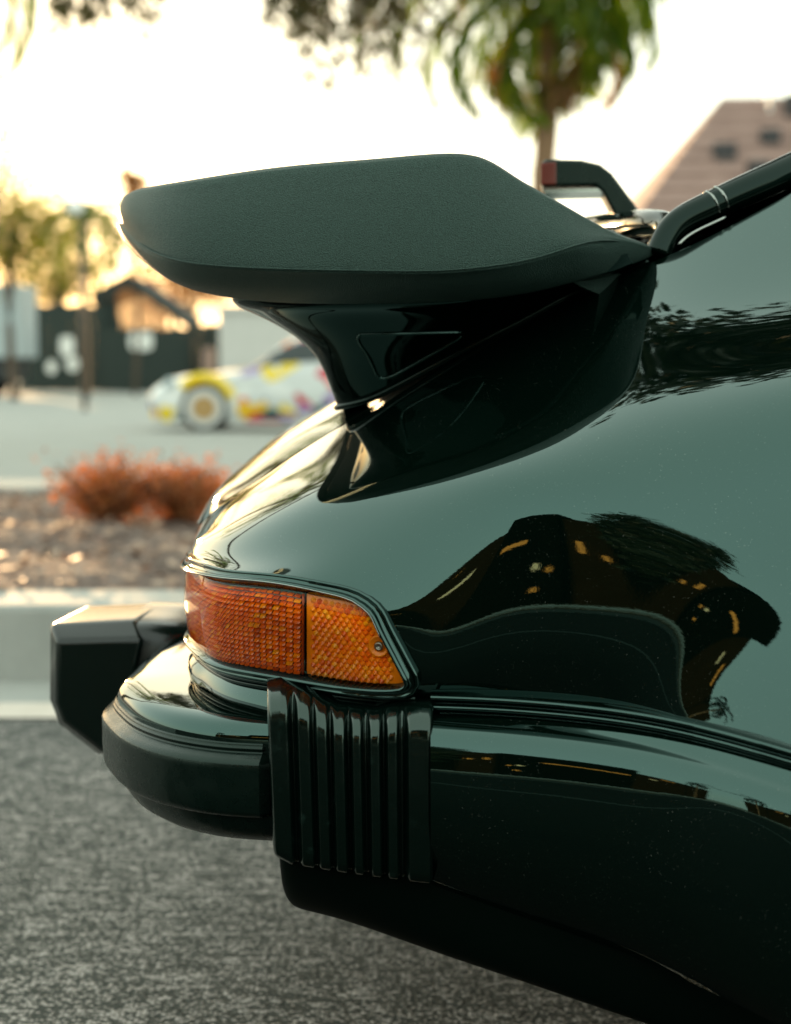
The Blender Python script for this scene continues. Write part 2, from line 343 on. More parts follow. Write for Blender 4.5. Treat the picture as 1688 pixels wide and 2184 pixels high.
# ---- tail lamp on the corner of the wing
def lamp(flip):
    B = (lambda mb: mb.mirror()) if flip else (lambda mb: mb)
    mp = MATS
    V0, V1 = 1.0, 3.0
    u0 = 1.2
    edge_px = lambda s: float(np.interp(s, [0, .04, .5, .86, .95, 1.0], [872, 877, 833, 800, 790, 770]))      # slanting front end
    ue = {s: u_at(edge_px(s), V0 + (V1 - V0) * s) for s in np.linspace(0, 1, 41)}
    ss = np.array(sorted(ue)); uu = np.array([ue[s] for s in ss])
    uend = lambda s: float(np.interp(s, ss, uu))
    def L(t, s, o):                                # t: 0 rear .. 1 front end, s: 0 bottom .. 1 top
        u = u0 + (uend(s) - u0) * t; return qoff(u, V0 + (V1 - V0) * s, o)
    outline = [(0, s) for s in ()]
    # bezel
    per = [L(t, 0, .004) for t in np.linspace(0, .992, 70)] + [L(1, s, .004) for s in np.linspace(.02, .93, 22)] + [L(t, 1, .004) for t in np.linspace(.985, 0, 70)]
    nrm = [qnor(u0 + (uend(0) - u0) * t, 1.0) for t in np.linspace(0, .992, 70)] + [qnor(uend(s), V0 + 2 * s) for s in np.linspace(.02, .93, 22)] + [qnor(u0 + (uend(1) - u0) * t, 3.0) for t in np.linspace(.985, 0, 70)]
    per = np.array(per); nrm = np.array(nrm); sm = per.copy()
    for _ in range(3): sm[1:-1] = (sm[:-2] + sm[1:-1] * 2 + sm[2:]) / 4
    tng = np.gradient(sm, axis=0); tng /= np.linalg.norm(tng, axis=1)[:, None]; outw = np.cross(tng, nrm)
    sec = [(-.001, -.004), (-.001, .0080), (.0002, .0098), (.0020, .0098), (.0032, .0070), (.0045, .0030), (.0082, .0016), (.0095, .0040), (.0115, .0044), (.0128, .0020), (.0135, -.008)]
    g = np.stack([sm + outw * a + nrm * b for a, b in sec])
    bez = B(MB().grid(g)).build('tail_lamp', mp['black_paint'], CAR)
    if not flip: tag(bez, 'amber tail lamp with black bezel on the near rear corner')
    # bright bead along the inner edge of the bezel
    B(MB().tube((sm - outw * .0004 + nrm * .0092)[84:], .0008, 6)).build('trim_bead', mp['chrome'], bez)
    # backing
    tg = np.linspace(0, 1, 60); sg = np.linspace(0, 1, 12)
    B(MB().grid(np.array([[L(t, s, -.003) for t in tg] for s in sg]))).build('lamp_backing', mp['amber_dark'], bez)
    # fluted part of the lens: rows of short upright flutes
    td = np.array([(u_at(650, V0 + 2 * s) - u0) / (uend(s) - u0) for s in np.linspace(0, 1, 21)]); tdiv = lambda s: float(np.interp(s, np.linspace(0, 1, 21), td))
    nr, nf = 17, 52
    rng = random.Random(3)
    mbf = MB()
    for r in range(nr):
        s0, s1 = .03 + r / nr * .94, .03 + (r + 1) / nr * .94 - .006
        prof_ = ((s0, .0008), (s0 + (s1 - s0) * .08, .0060), (s0 + (s1 - s0) * .45, .0044), (s0 + (s1 - s0) * .85, .0018), (s1, .0010))
        t = 0.0
        while t < 1:
            wd = 1.0 / nf; t2 = min(1, t + wd); h_ = rng.uniform(-.0002, .0004); sk = rng.uniform(-.0006, .0006)
            gg = [[L((tt + sk * (s - s0) / (s1 - s0)) * (tdiv(s) - .004), s, lift + h_ + e) for tt, e in ((t + wd * .06, -.0012), (t + wd * .3, .0002), (t + wd * .7, .0002), (t + wd * .94, -.0012))] for s, lift in prof_]
            mbf.grid(np.array(gg)); t = t2
    B(mbf).build('fluted_lens', mp['amber'], bez, smooth=False)
    # honeycomb reflector: small raised hexagons
    hm = MB(); p0 = 662; rng = random.Random(5)
    hx = 13.2; hy = 11.4
    for j in range(0, 17):
        for i in range(0, 13):
            px = p0 + 7 + i * hx + (hx / 2 if j % 2 else 0); s = .055 + j * .0545
            if s > .95: continue
            py_ = s
            lim = edge_px(s) - 15 + (0 if s > .3 else -(.3 - s) * 60)
            if px > lim: continue
            if abs(px - 808) < 26 and abs(s - .52) < .12: continue
            u = u_at(px, V0 + 2 * s); c = qoff(u, V0 + 2 * s, 0); n = qnor(u, V0 + 2 * s)
            ax = qpos(u + .05, V0 + 2 * s) - qpos(u - .05, V0 + 2 * s); ax /= np.linalg.norm(ax); ay = np.cross(n, ax)
            rr = .00325; hp = [c + n * .0006 + (ax * math.sin(k * math.pi / 3) + ay * math.cos(k * math.pi / 3)) * rr for k in range(6)]
            vv = hp + [c + n * (.0040 + rng.uniform(-.0005, .0005)) - ay * rr * .25]
            hm.add(vv, [(k, (k + 1) % 6, 6) for k in range(6)][::-1])
    h = B(hm).build('honeycomb_reflector', mp['amber_bright'], bez, smooth=False); h['kind'] = 'stuff'
    # smooth amber plate in front of and under the reflector
    g = np.array([[L(tdiv(s) + .005 + (1 - tdiv(s) - .009) * t, s, .0004) for t in np.linspace(0, 1, 30)] for s in np.linspace(.02, .985, 24)])
    B(MB().grid(g)).build('reflector_plate', mp['amber_bright'], bez)
    rb = np.array([L(tdiv(s), s, .003) for s in np.linspace(.03, .97, 20)]); B(MB().tube(rb, .0013, 6)).build('divider_rib', mp['amber_dark'], bez)
    # screw in its dimple
    u = u_at(811, V0 + 2 * .50); c = qoff(u, V0 + 2 * .50, .0015); n = qnor(u, V0 + 1.0); ax = np.cross([0, 0, 1.0], n); ax /= np.linalg.norm(ax); ay = np.cross(n, ax)
    def disc(r, z0, rings, seg=20):
        g = np.array([[c + n * (z0 + dz) + (ax * math.cos(a) + ay * math.sin(a)) * r * k for a in np.linspace(0, 2 * math.pi, seg, endpoint=False)] for k, dz in rings]); return MB().grid(g, True, True)
    B(disc(.0105, .002, [(1.05, -.002), (1, .0012), (.86, .0012), (.6, -.002), (.02, -.0022)])).build('screw_boss', mp['amber_bright'], bez)
    B(disc(.0046, .0015, [(1, -.001), (1, .0018), (.8, .0026), (.45, .0026), (.40, .0008), (.02, .0008)], 18)).build('screw', mp['steel_screw'], bez)
    # clear outer skin
    g = np.array([[L(t, s, .0085 - .002 * (2 * s - 1) ** 4) for t in np.linspace(0, .995, 70)] for s in np.linspace(.01, .985, 14)])
    B(MB().grid(g)).build('clear_skin', mp['amber_skin'], bez)
lamp(False); lamp(True)
# soft seal beads between wing and bumper
for v, rr, nm in ((.42, .0022, 'seal_bead'), (.16, .0026, 'seal_bead')):
    pts = np.array([qoff(u, v, .004) for u in np.linspace(.3, 6.0, 90)]); both(MB().tube(pts, rr, 8), nm, MATS['black_plastic'])
kick = np.array([[qoff(u, 0, o) + np.array([0, 0, dz]) for u in np.linspace(0, 6.0, 80)] for o, dz in ((.002, .0), (.010, -.006), (.012, -.02), (.014, -.045), (.02, -.06))])
both(MB().grid(kick, True), 'shelf_flange', paint)

# ---- bumper: one profile swept round the rear corner
ZE = P(544, 1630, .062)[2]
E = [PZ(x, y, ZE) for x, y in ((544, 1630), (460, 1625), (367, 1611), (305, 1594), (258, 1572), (230, 1546), (217, 1522))]
a, y, z = car(E[-1]); E = [W(a - .020, HALF, z), W(a - .019, .66, z), W(a - .012, y + .13, z), W(a - .006, y + .06, z)] + E[::-1]
a, y, z = car(E[-1]); E = E + [W(a + .06, y - .006, z)]
EP = curve(E, 110)
for _ in range(6): EP[1:-1] = (EP[:-2] + 2 * EP[1:-1] + EP[2:]) / 4
tg = np.gradient(EP, axis=0); tg /= np.linalg.norm(tg, axis=1)[:, None]; EN = np.stack([-tg[:, 1], tg[:, 0], 0 * tg[:, 0]], 1)     # points into the car
kend = int(np.argmin(abs(proj(EP)[0] - 569)[40:])) + 40; kin = min(len(EP) - 1, kend + 6)
def sweep(sec, k1=None, ex=0): k1 = k1 or kend; return np.stack([EP[:k1 + 1] + EN[:k1 + 1] * d + np.array([0, 0, dz]) for d, dz in sec])
lower = [(.16, -.084), (.06, -.088), (.036, -.086), (.024, -.078), (.017, -.066), (.0145, -.055)]
upper = [(.016, .004), (.0165, .020), (.0175, .026), (.021, .032), (.028, .0365), (.040, .039), (.08, .042), (.16, .046)]
o, _ = both(MB().grid(sweep([(.0145, -.02)] + upper, kin)), 'rear_bumper', paint); BUM = o
both(MB().grid(sweep(lower, kin)), 'lower_apron', satin, BUM)
strip = [(.016, -.056), (.006, -.055), (.0025, -.052), (.001, -.048), (.0, -.03), (.0, -.008), (-.0003, -.002), (.0008, .0006), (.006, .0035), (.0120, .0068), (.0132, .0075), (.0136, .0098), (.0118, .0112), (.0128, .0128), (.0145, .0132), (.0138, .0150), (.0150, .0165), (.018, .0166)]
sw = sweep(strip, kend - 1); mb = MB().grid(sw)
pe, tn = sw[:, -1], tg[kend - 1]; ce = pe.mean(axis=0); e1 = np.stack([pe, pe + tn * .008 + EN[kend - 1] * .010]); mb.grid(e1.transpose(1, 0, 2))
both(mb, 'impact_strip', satin, BUM)
# ribbed rubber boot
cent = [594, 648, 686, 723, 761, 800, 837, 895]; half = [20, 12, 10, 10, 7.5, 8.5, 9, 25]
def rib(px):
    v = 0
    for c_, h_ in zip(cent, half):
        d = abs(px - c_); v = max(v, 1 if d < h_ * .72 else max(0, math.cos((d - h_ * .72) / (h_ * .28 + 9) * math.pi / 2)) if d < h_ + 9 else 0)
    return v ** .8
pxs = np.concatenate([[571, 572.5], np.linspace(574, 921, 240), [922.5, 924]])
yb = lambda px: float(np.interp(px, [570, 620, 700, 800, 924], [.047, .041, .036, .031, .027]))
zt = [P(px, float(np.interp(px, [570, 600, 650, 690, 723, 800, 840, 895, 925], [1462, 1456, 1470, 1488, 1500, 1502, 1493, 1486, 1488])), .062)[2] for px in pxs]
g = []
for k in range(34):
    v = k / 33; row = []
    for i, px in enumerate(pxs):
        f = rib(px); e = min(1, max(0, min(px - 570, 925 - px)) / 3.5); e = math.sqrt(1 - (1 - e) ** 2)
        top = zt[i]; bot = P(px, float(np.interp(px, [570, 610, 700, 925], [1828, 1846, 1856, 1878])), .06)[2]; Rr = .026
        if v < .2: row_y, z, gw = .085 + .05 * (1 - v / .2), top - .004 * (v / .2) , 0
        elif v < .5:
            a = (v - .2) / .3 * math.pi / 2; row_y, z, gw = .085 - .085 * 1 * math.sin(a) * .42, top - .004 - Rr * (1 - math.cos(a)), math.sin(a) ** .7
            row_y = .036 * (1 - math.sin(a))
        elif v < .86: a = (v - .5) / .36; row_y, z, gw = -.003 * math.sin(a * math.pi), top - .004 - Rr - (top - .004 - Rr - bot - .012) * a, 1
        else: a = (v - .86) / .14 * math.pi / 2; row_y, z, gw = .03 * (1 - math.cos(a)), bot + .012 * (1 - math.sin(a)), math.cos(a) ** .5 if a < 1.57 else 0
        if v < .2: row_y = .036 + .06 * (1 - v / .2)
        x = px + (1 - v if v > .5 else .5) * 0 + max(0, v - .5) * 2 * 14 * (925 - px) / 350
        yy = yb(px) + row_y + gw * (1 - f) * .013 + (1 - e) * .012
        d = ray(x, 1600); t = ((yy - HALF) + np.dot(ORG - CAM, LAT)) / np.dot(d, LAT); q = CAM + d * t
        row.append([q[0], q[1], z])
    g.append(row)
both(MB().grid(np.array(g), True), 'bumper_boot', MATS['boot_rubber'], BUM)

# ---- lower flank in front of the boot: beads, rolled shoulder, sill
base = [(919, 1479, .073), (1080, 1486, .064), (1300, 1507, .043), (1480, 1540, .014), (1688, 1597, -.034), (1830, 1640, -.044)]
prof = [(-14, .01), (0, -.004), (4, -.012), (11, -.014), (16, -.010), (20, -.004), (24, -.012), (30, -.0155), (36, -.013), (41, -.004), (45, -.010), (54, -.022), (68, -.034), (90, -.044), (125, -.050), (200, -.0535), (290, -.050), (350, -.038), (400, -.016), (420, .01)]
net = []
for dy, do in prof:
    net.append([P(x, y + dy * (1 + .55 * i / 5 if dy > 45 else 1), o_ + do * (1 - .09 * i) ) for i, (x, y, o_) in enumerate(base)])
both(MB().grid(loft(np.array(net), 14, 5, 1), True), 'lower_flank', paint)
# ---- valance under the bumper
va = [[(598, 1800, .075), (700, 1815, .06), (900, 1850, .06), (1100, 1880, .055), (1380, 1960, .05), (1700, 2060, .05)],
      [(603, 1860, .082), (700, 1880, .068), (900, 1930, .068), (1100, 1985, .065), (1380, 2080, .06), (1700, 2180, .06)],
      [(611, 1908, .10), (700, 1935, .088), (900, 2003, .085), (1100, 2070, .08), (1380, 2164, .075), (1700, 2268, .075)],
      [(634, 1934, .13), (710, 1955, .12), (900, 2018, .115), (1100, 2086, .11), (1380, 2182, .10), (1700, 2290, .10)]]
net = [[P(*q) for q in r] for r in va]
net.append([W(car(q)[0] + .02, .35, car(q)[2] + .004) for q in net[-1]]); net.append([W(car(q)[0] + .02, HALF, car(q)[2] + .01) for q in net[-2]])
for r in net: r.insert(0, W(car(r[0])[0] + .004, car(r[0])[1] + .05, r[0][2] + .004)); r.insert(0, W(car(r[0])[0] + .03, HALF, r[0][2] + .02))
both(MB().grid(loft(np.array(net), 6, 5), True), 'valance', MATS['under_black'])
# ---- bumper guards
def guard(flip):
    V = lambda *q: P(*q)
    rows_ = [  # rings: near side to far side of the guard, each a side-view outline (top front, top rear, lower rear, bottom, inner bottom, inner top)
     [V(306, 1362, .535), V(121, 1366, .535), V(121, 1500, .535), V(136, 1540, .535), V(222, 1606, .535), V(262, 1560, .535)],
     [V(290, 1322, .565), V(106, 1330, .565), V(105, 1492, .565), V(124, 1544, .565), V(215, 1612, .565), V(262, 1560, .565)],
    ]
    c2 = [car(q) for q in rows_[1]]; ys = [.60, .72, .765, .785]
    for k, yy in enumerate(ys): rows_.append([W(q[0] + (0 if k < 3 else .03), yy, q[2] - (0 if k < 2 else .006 if k == 2 else .03)) for q in c2])
    mb = MB(); g = np.array(rows_); g = np.concatenate([g, g[:, :1]], axis=1); mb.grid(g)
    mb.poly(g[0][:-1][::-1]); mb.poly(g[-1][:-1])
    if flip: mb.v = [tuple(np.array(q) + FWD * .075) for q in mb.v]; mb.mirror()
    o = mb.build('bumper_guard', MATS['guard_rubber'], CAR, weld=True, angle=50, bevel=.006); o.modifiers['bevel'].segments = 3
    a0, zt0 = c2[0][0], c2[0][2]; net_ = []
    for da, yn, yf, zt_ in ((-.02, .552, .774, -.004), (.03, .556, .770, -.006), (.07, .570, .760, -.016), (.11, .60, .74, -.034)):
        net_.append([W(a0 + da - .01, yn - .002, zt0 - .17), W(a0 + da, yn, zt0 + zt_ - .03), W(a0 + da, yn + .008, zt0 + zt_ - .008), W(a0 + da, yn + .03, zt0 + zt_), W(a0 + da, (yn + yf) / 2, zt0 + zt_ + .003), W(a0 + da, yf - .03, zt0 + zt_), W(a0 + da, yf, zt0 + zt_ - .03)])
    mb = MB().grid(loft(np.array(net_), 4, 4))
    if flip: mb.v = [tuple(np.array(q) + FWD * .075) for q in mb.v]; mb.mirror()
    mb.build('guard_foot', MATS['guard_rubber'], o)
guard(False); guard(True)
# ---- rear window, its seal and trim
pil = curve([P(1405, 545, .445), P(1438, 484, .455), P(1500, 447, .465), P(1560, 419, .475), P(1640, 384, .49), P(1700, 358, .505), P(1950, 250, .55), P(2250, 120, .60)], 90)
both(MB().tube(pil, np.linspace(.0155, .024, 90), 20), 'window_seal', MATS['black_plastic'])
basel = curve([P(1396, 545, .46), P(1426, 490, .50), P(1390, 476, .56), P(1330, 480, .70), P(1262, 490, HALF)], 50)
both(MB().tube(basel, np.linspace(.015, .020, 50), 16), 'window_seal', MATS['black_plastic'])
k = int(np.argmin(abs(proj(pil)[0] - 1525)));
for j, rr in ((k - 1, .0212), (k + 2, .0216)):
    t = pil[j + 1] - pil[j]; t /= np.linalg.norm(t); both(MB().tube(np.array([pil[j] - t * .0011, pil[j] + t * .0011]), [rr - .0025, rr - .0025], 28), 'trim_clip', MATS['chrome'])
both(MB().tube(np.array([p + np.array([.006, -.018, -.018]) for p in pil[8:k + 2]]), .0022, 8), 'trim_strip', MATS['chrome'])
top = [P(1262, 490, HALF), P(1440, 466, HALF), P(1560, 415, HALF), P(1688, 335, HALF), P(1950, 190, HALF), P(2250, 60, HALF)]
nearw = [P(1438, 483, .465), P(1500, 448, .48), P(1580, 412, .495), P(1700, 360, .52), P(1950, 240, .565), P(2250, 110, .615)]
mid = [(np.array(a) * .5 + np.array(b) * .5) + np.array([-.008, 0, .002]) for a, b in zip(top, nearw)]
WG = loft(np.array([nearw, mid, top]), 8, 8); MB().grid(np.concatenate([WG, mirror(WG)[::-1][1:]])).build('rear_window', MATS['glass'], CAR)
cw = np.stack([LG[:, -1], np.array([W(car(q)[0] + .06, car(q)[1], car(q)[2] + .03) for q in LG[:, -1]])]); both(MB().grid(cw), 'cowl', paint)
# ---- high brake light on its bent stand, at the centre of the car
hb = np.array([P(1157, 353, HALF), P(1168, 348, HALF), P(1240, 350, HALF), P(1279, 359, HALF), P(1304, 378, HALF), P(1372, 470, HALF), P(1312, 470, HALF), P(1284, 417, HALF), P(1270, 404, HALF), P(1157, 406, HALF)])
hm = MB(); n = len(hb); hm.add(list(hb - LAT * .05) + list(hb + LAT * .05), [tuple(range(n))[::-1], tuple(range(n, 2 * n))] + [(i, (i + 1) % n, n + (i + 1) % n, n + i) for i in range(n)])
HB = hm.build('high_brake_light', satin, CAR, smooth=False, bevel=.004)
ls = np.array([P(1155, 356, HALF), P(1188, 354, HALF), P(1188, 402, HALF), P(1155, 403, HALF)]); hm = MB(); hm.add(list(ls - LAT * .0515) + list(ls + LAT * .0515), [(3, 2, 1, 0), (4, 5, 6, 7)] + [(i, (i + 1) % 4, 4 + (i + 1) % 4, 4 + i) for i in range(4)])
hm.build('lens', MATS['red_lens'], HB, smooth=False, bevel=.002)
pl_ = np.array([P(1163, 411, HALF), P(1286, 408, HALF), P(1288, 416, HALF), P(1163, 419, HALF)]); hm = MB(); hm.add(list(pl_ - LAT * .045) + list(pl_ + LAT * .045), [(3, 2, 1, 0), (4, 5, 6, 7)] + [(i, (i + 1) % 4, 4 + (i + 1) % 4, 4 + i) for i in range(4)])
hm.build('lens_base', MATS['chrome'], HB, smooth=False)

# ---- rest of the body, beyond the right edge of the picture
lastc = [car(q) for q in NET[:, -1]]
cols = [(x[0], [(q[1], q[2]) for q in lastc]) for x in (lastc[4],)]
def secn(r0z, belt, top, roofy=.42, low=.03): return [(low + .03, r0z), (low + .01, max(r0z + .06, .47)), (low, max(r0z + .12, .60)), (low + .012, .71), (low + .04, belt - .06), (low + .08, belt), (low + .15, belt + (top - belt) * .45), (low + .24, belt + (top - belt) * .82), (roofy, top)]
spec = [(.88, .60, .90, 1.27, .44, .0), (1.08, .50, .90, 1.285, .42, .02), (1.22, .27, .90, 1.29, .41, .03), (1.7, .25, .90, 1.295, .40, .03), (2.15, .25, .89, 1.25, .42, .03), (2.45, .42, .86, 1.05, .45, .03), (2.72, .58, .80, .86, .48, .02), (3.0, .48, .76, .79, .50, .03), (3.15, .28, .73, .75, .52, .06), (3.45, .26, .66, .68, .56, .14), (3.66, .30, .56, .58, .62, .30)]
net = [[W(*q) for q in lastc]] + [[W(a_, y_, z_) for y_, z_ in secn(r0, be, tp_, ry, lo)] for a_, r0, be, tp_, ry, lo in spec]
BS = loft(np.array(net).transpose(1, 0, 2), 5, 4); both(MB().grid(BS), 'body_side', paint)
rc = np.array([W(car(q)[0], HALF, car(q)[2] + .03) for q in BS[-1]]); rg_ = np.stack([BS[-1], BS[-1] * .45 + rc * .55 + np.array([0, 0, .012]), rc]); both(MB().grid(loft(rg_, 1, 5)), 'roof', paint)
both(MB().grid(BS[21:29, 11:27] + LAT * -.004), 'side_window', MATS['glass'])
fl = MB(); fl.add([W(a_, y_, z_) for z_ in (.36, .48) for y_ in (.22, 1.56) for a_ in (-.1, 3.4)], [(0, 2, 3, 1), (4, 5, 7, 6), (0, 1, 5, 4), (2, 6, 7, 3), (0, 4, 6, 2), (1, 3, 7, 5)]); fl.build('floor_pan', MATS['under_black'], CAR, smooth=False)
for a_ in (.80, 2.80):
    for y_ in (.165, 1.615):
        sg = -1 if y_ < HALF else 1; ax0, ax1 = W(a_, y_ - .12, .31), W(a_, y_ + .12, .31)
        prof_ = [(0, .20), (0, .285), (.02, .305), (.06, .313), (.18, .313), (.22, .305), (.24, .285), (.24, .20)]
        g = np.array([[W(a_ + r_ * math.cos(t), y_ - .12 + o_, .31 + r_ * math.sin(t)) for t in np.linspace(0, 2 * math.pi, 40, endpoint=False)] for o_, r_ in prof_])
        wh = MB().grid(g, False, True).build('wheel', MATS['under_black'], CAR); yo = -.10 if sg < 0 else .10
        MB().tube([W(a_, y_ + yo - .02, .31), W(a_, y_ + yo + .02, .31)], [.2, .2], 32).build('rim', MATS['chrome'], wh, angle=40)
        MB().tube([W(a_, y_ + yo + sg * .035, .31), W(a_, y_ + yo, .31)], [.06, .07], 20).build('hub', MATS['under_black'], wh, angle=40)
# ================================================================== ground, road, kerb, bed, lot
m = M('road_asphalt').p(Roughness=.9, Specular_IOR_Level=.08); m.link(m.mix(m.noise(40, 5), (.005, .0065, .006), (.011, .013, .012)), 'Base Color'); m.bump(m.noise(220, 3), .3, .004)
m = M('coarse_asphalt').p(Roughness=.7)
st = m.noise(46, 5, .7, m.coord('Object', (.26, 1, 1))); fine = m.noise(260, 3, .6, m.coord('Object', (.75, 1, 1)))
wob = m.coord('Object', (.72, 1, 1)); chip = m.voro(205, wob, 'Color'); sp_ = m.n.new('ShaderNodeSeparateColor'); m.l.new(chip, sp_.inputs[0]); dst = m.voro(205, wob, 'Distance')
mixv = m.math('ADD', m.math('MULTIPLY', st, .62), m.math('ADD', m.math('MULTIPLY', fine, .22), m.math('MULTIPLY', sp_.outputs[0], .22)))
hgt = m.math('SUBTRACT', mixv, m.math('MULTIPLY', dst, .35))
m.link(m.ramp(hgt, [(.29, (.006, .016, .012)), (.355, (.032, .042, .036)), (.415, (.19, .178, .160)), (.475, (.54, .49, .46))]), 'Base Color')
m.bump(hgt, 1.0, .014)
m = M('lot_concrete').p(Roughness=.95, Specular_IOR_Level=.15); m.link(m.mix(m.noise(.9, 5), (.27, .275, .255), (.38, .38, .355)), 'Base Color'); m.bump(m.noise(30, 4), .3, .01)
m = M('kerb_concrete').p(Roughness=.8); m.link(m.mix(m.noise(7, 6, .65), (.26, .27, .25), (.44, .44, .41)), 'Base Color'); m.bump(m.noise(90, 4), .4, .004)
m = M('pale_strip').p(Roughness=.7); m.link(m.mix(m.noise(14, 6, .7), (.50, .43, .36), (.74, .66, .58)), 'Base Color'); m.bump(m.noise(120, 3), .4, .003)
m = M('soil').p(Roughness=.95); m.link(m.ramp(m.noise(22, 6, .68), [(.35, (.07, .045, .035)), (.55, (.20, .145, .12)), (.75, (.36, .28, .24))]), 'Base Color'); m.bump(m.noise(35, 5), .8, .04)
m = M('earth').p(Roughness=.95); m.link(m.mix(m.noise(.4, 4), (.16, .15, .12), (.26, .24, .20)), 'Base Color')
def sheet(name, mat, x0, x1, y0, y1, z, nx=1, ny=1):
    g = np.array([[[x, y, z] for x in np.linspace(x0, x1, nx + 1)] for y in np.linspace(y0, y1, ny + 1)])
    return tag(MB().grid(g).build(name, MATS[mat], smooth=False), kind='structure')
sheet('ground', 'earth', -1200, 1200, -1200, 1200, -.03)
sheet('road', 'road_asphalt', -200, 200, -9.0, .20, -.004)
sheet('parking_lane', 'coarse_asphalt', -60, 60, .2, 2.44, 0)
sheet('edge_strip', 'pale_strip', -60, 60, 2.44, 2.62, .004)  # pale warm strip between parking lane and gutter
sheet('gutter', 'kerb_concrete', -60, 60, 2.62, 2.92, .001)
lot = sheet('parking_lot', 'lot_concrete', -160, 160, 7.9, 190, 0)
m = M('shoulder').p(Roughness=.9, Specular_IOR_Level=.1); m.link(m.mix(m.noise(3, 5), (.035, .042, .040), (.065, .075, .070)), 'Base Color')
sheet('road_shoulder', 'shoulder', -60, 60, -9.0, -7.2, 0)
sheet('lane_marking', 'shoulder', -60, 60, -2.75, -2.6, 0)
far_kerb = sheet('pavement', 'kerb_concrete', -200, 200, -10.2, -9.0, .12)
kerb = empty('kerb', (0, 2.92, 0)); tag(kerb, 'pale concrete kerb with lit top edge between road and planting bed', 'kerb')
kerb2 = empty('kerb', (0, 7.3, 0)); tag(kerb2, 'low pale kerb behind the shrubs at the lot edge', 'kerb')
for k in range(-6, 5):
    for kb, y0, y1, zt in ((kerb, 2.92, 3.24, .21), (kerb2, 7.3, 7.9, .21)):
        x = k * 1.83 + .35; MB().box(x + .006, x + 1.824, y0, y1, -.02, zt).build('kerb_stone', MATS['kerb_concrete'], kb, smooth=False, bevel=.018)
gx = np.linspace(-12, 9, 170); gy = np.linspace(3.2, 7.35, 44)
def bedz(x, y): return .185 + .02 * math.sin(x * 1.7 + y) + .018 * math.sin(x * 5.1 - y * 3.3) + .012 * math.sin(x * 11 + y * 8.7)
tag(MB().grid(np.array([[[x, y, bedz(x, y) + random.uniform(-.008, .008)] for x in gx] for y in gy])).build('planting_bed', MATS['soil']), kind='structure')
# leaf litter
def leafmat(name, cols, trans, tw=.5, rough=.5):
    m = M(name).p(Roughness=rough); oi = m.n.new('ShaderNodeNewGeometry')
    c = m.ramp(oi.outputs['Random Per Island'], [(i / max(1, len(cols) - 1), x) for i, x in enumerate(cols)]); m.link(c, 'Base Color')
    t = m.n.new('ShaderNodeBsdfTranslucent'); m.l.new(m.mix(1.0, c, trans, 'MULTIPLY'), t.inputs[0])
    mx = m.n.new('ShaderNodeMixShader'); mx.inputs[0].default_value = tw
    m.l.new(m.b.outputs[0], mx.inputs[1]); m.l.new(t.outputs[0], mx.inputs[2]); m.l.new(mx.outputs[0], m.o.inputs[0])
leafmat('litter', [(.10, .05, .03), (.30, .17, .11), (.42, .30, .22), (.22, .09, .05)], (1, .8, .6), .15)
leafmat('red_leaf', [(.24, .07, .02), (.42, .15, .045), (.36, .16, .05), (.08, .04, .02)], (1.5, 1.2, 1.0), .5)
leafmat('palm_leaf', [(.022, .062, .006), (.050, .10, .008), (.10, .125, .010), (.035, .08, .008)], (3.5, 3.1, .35), .52)
leafmat('dry_frond', [(.20, .09, .035), (.30, .16, .07), (.24, .12, .05)], (1.8, 1.3, .8), .45)
leafmat('tree_leaf', [(.035, .065, .010), (.07, .10, .014), (.13, .13, .015), (.09, .06, .010)], (3.0, 2.6, .6), .5)
leafmat('amber_leaf', [(.26, .12, .02), (.20, .09, .02), (.12, .10, .02)], (2.4, 1.6, .7), .5)
leafmat('dark_leaf', [(.006, .014, .008), (.014, .026, .012), (.02, .03, .012)], (1.2, 1.2, .5), .2)
def bark(name, a, b): m = M(name).p(Roughness=.9); m.link(m.mix(m.noise(14, 5), a, b), 'Base Color'); m.bump(m.noise(40, 4), .7, .02)
bark('bark', (.05, .035, .025), (.13, .09, .06)); bark('palm_bark', (.16, .09, .05), (.34, .20, .11))
mb = MB()
for _ in range(5200):
    x, y = random.uniform(-4.5, 1.5), random.uniform(3.3, 7.3); z = bedz(x, y) + random.uniform(.004, .03); s = random.uniform(.012, .035); a = random.uniform(0, 6.28)
    u = np.array([math.cos(a), math.sin(a), random.uniform(-.5, .5)]); v = np.array([-math.sin(a), math.cos(a), random.uniform(-.5, .6)]) * random.uniform(.4, .7)
    p = np.array([x, y, z]); mb.add([p - u * s, p + v * s, p + u * s, p - v * s], [(0, 1, 2, 3)])
tag(mb.build('leaf_litter', MATS['litter'], smooth=False), 'dry leaf litter scattered over the planting bed', None, None, 'stuff')

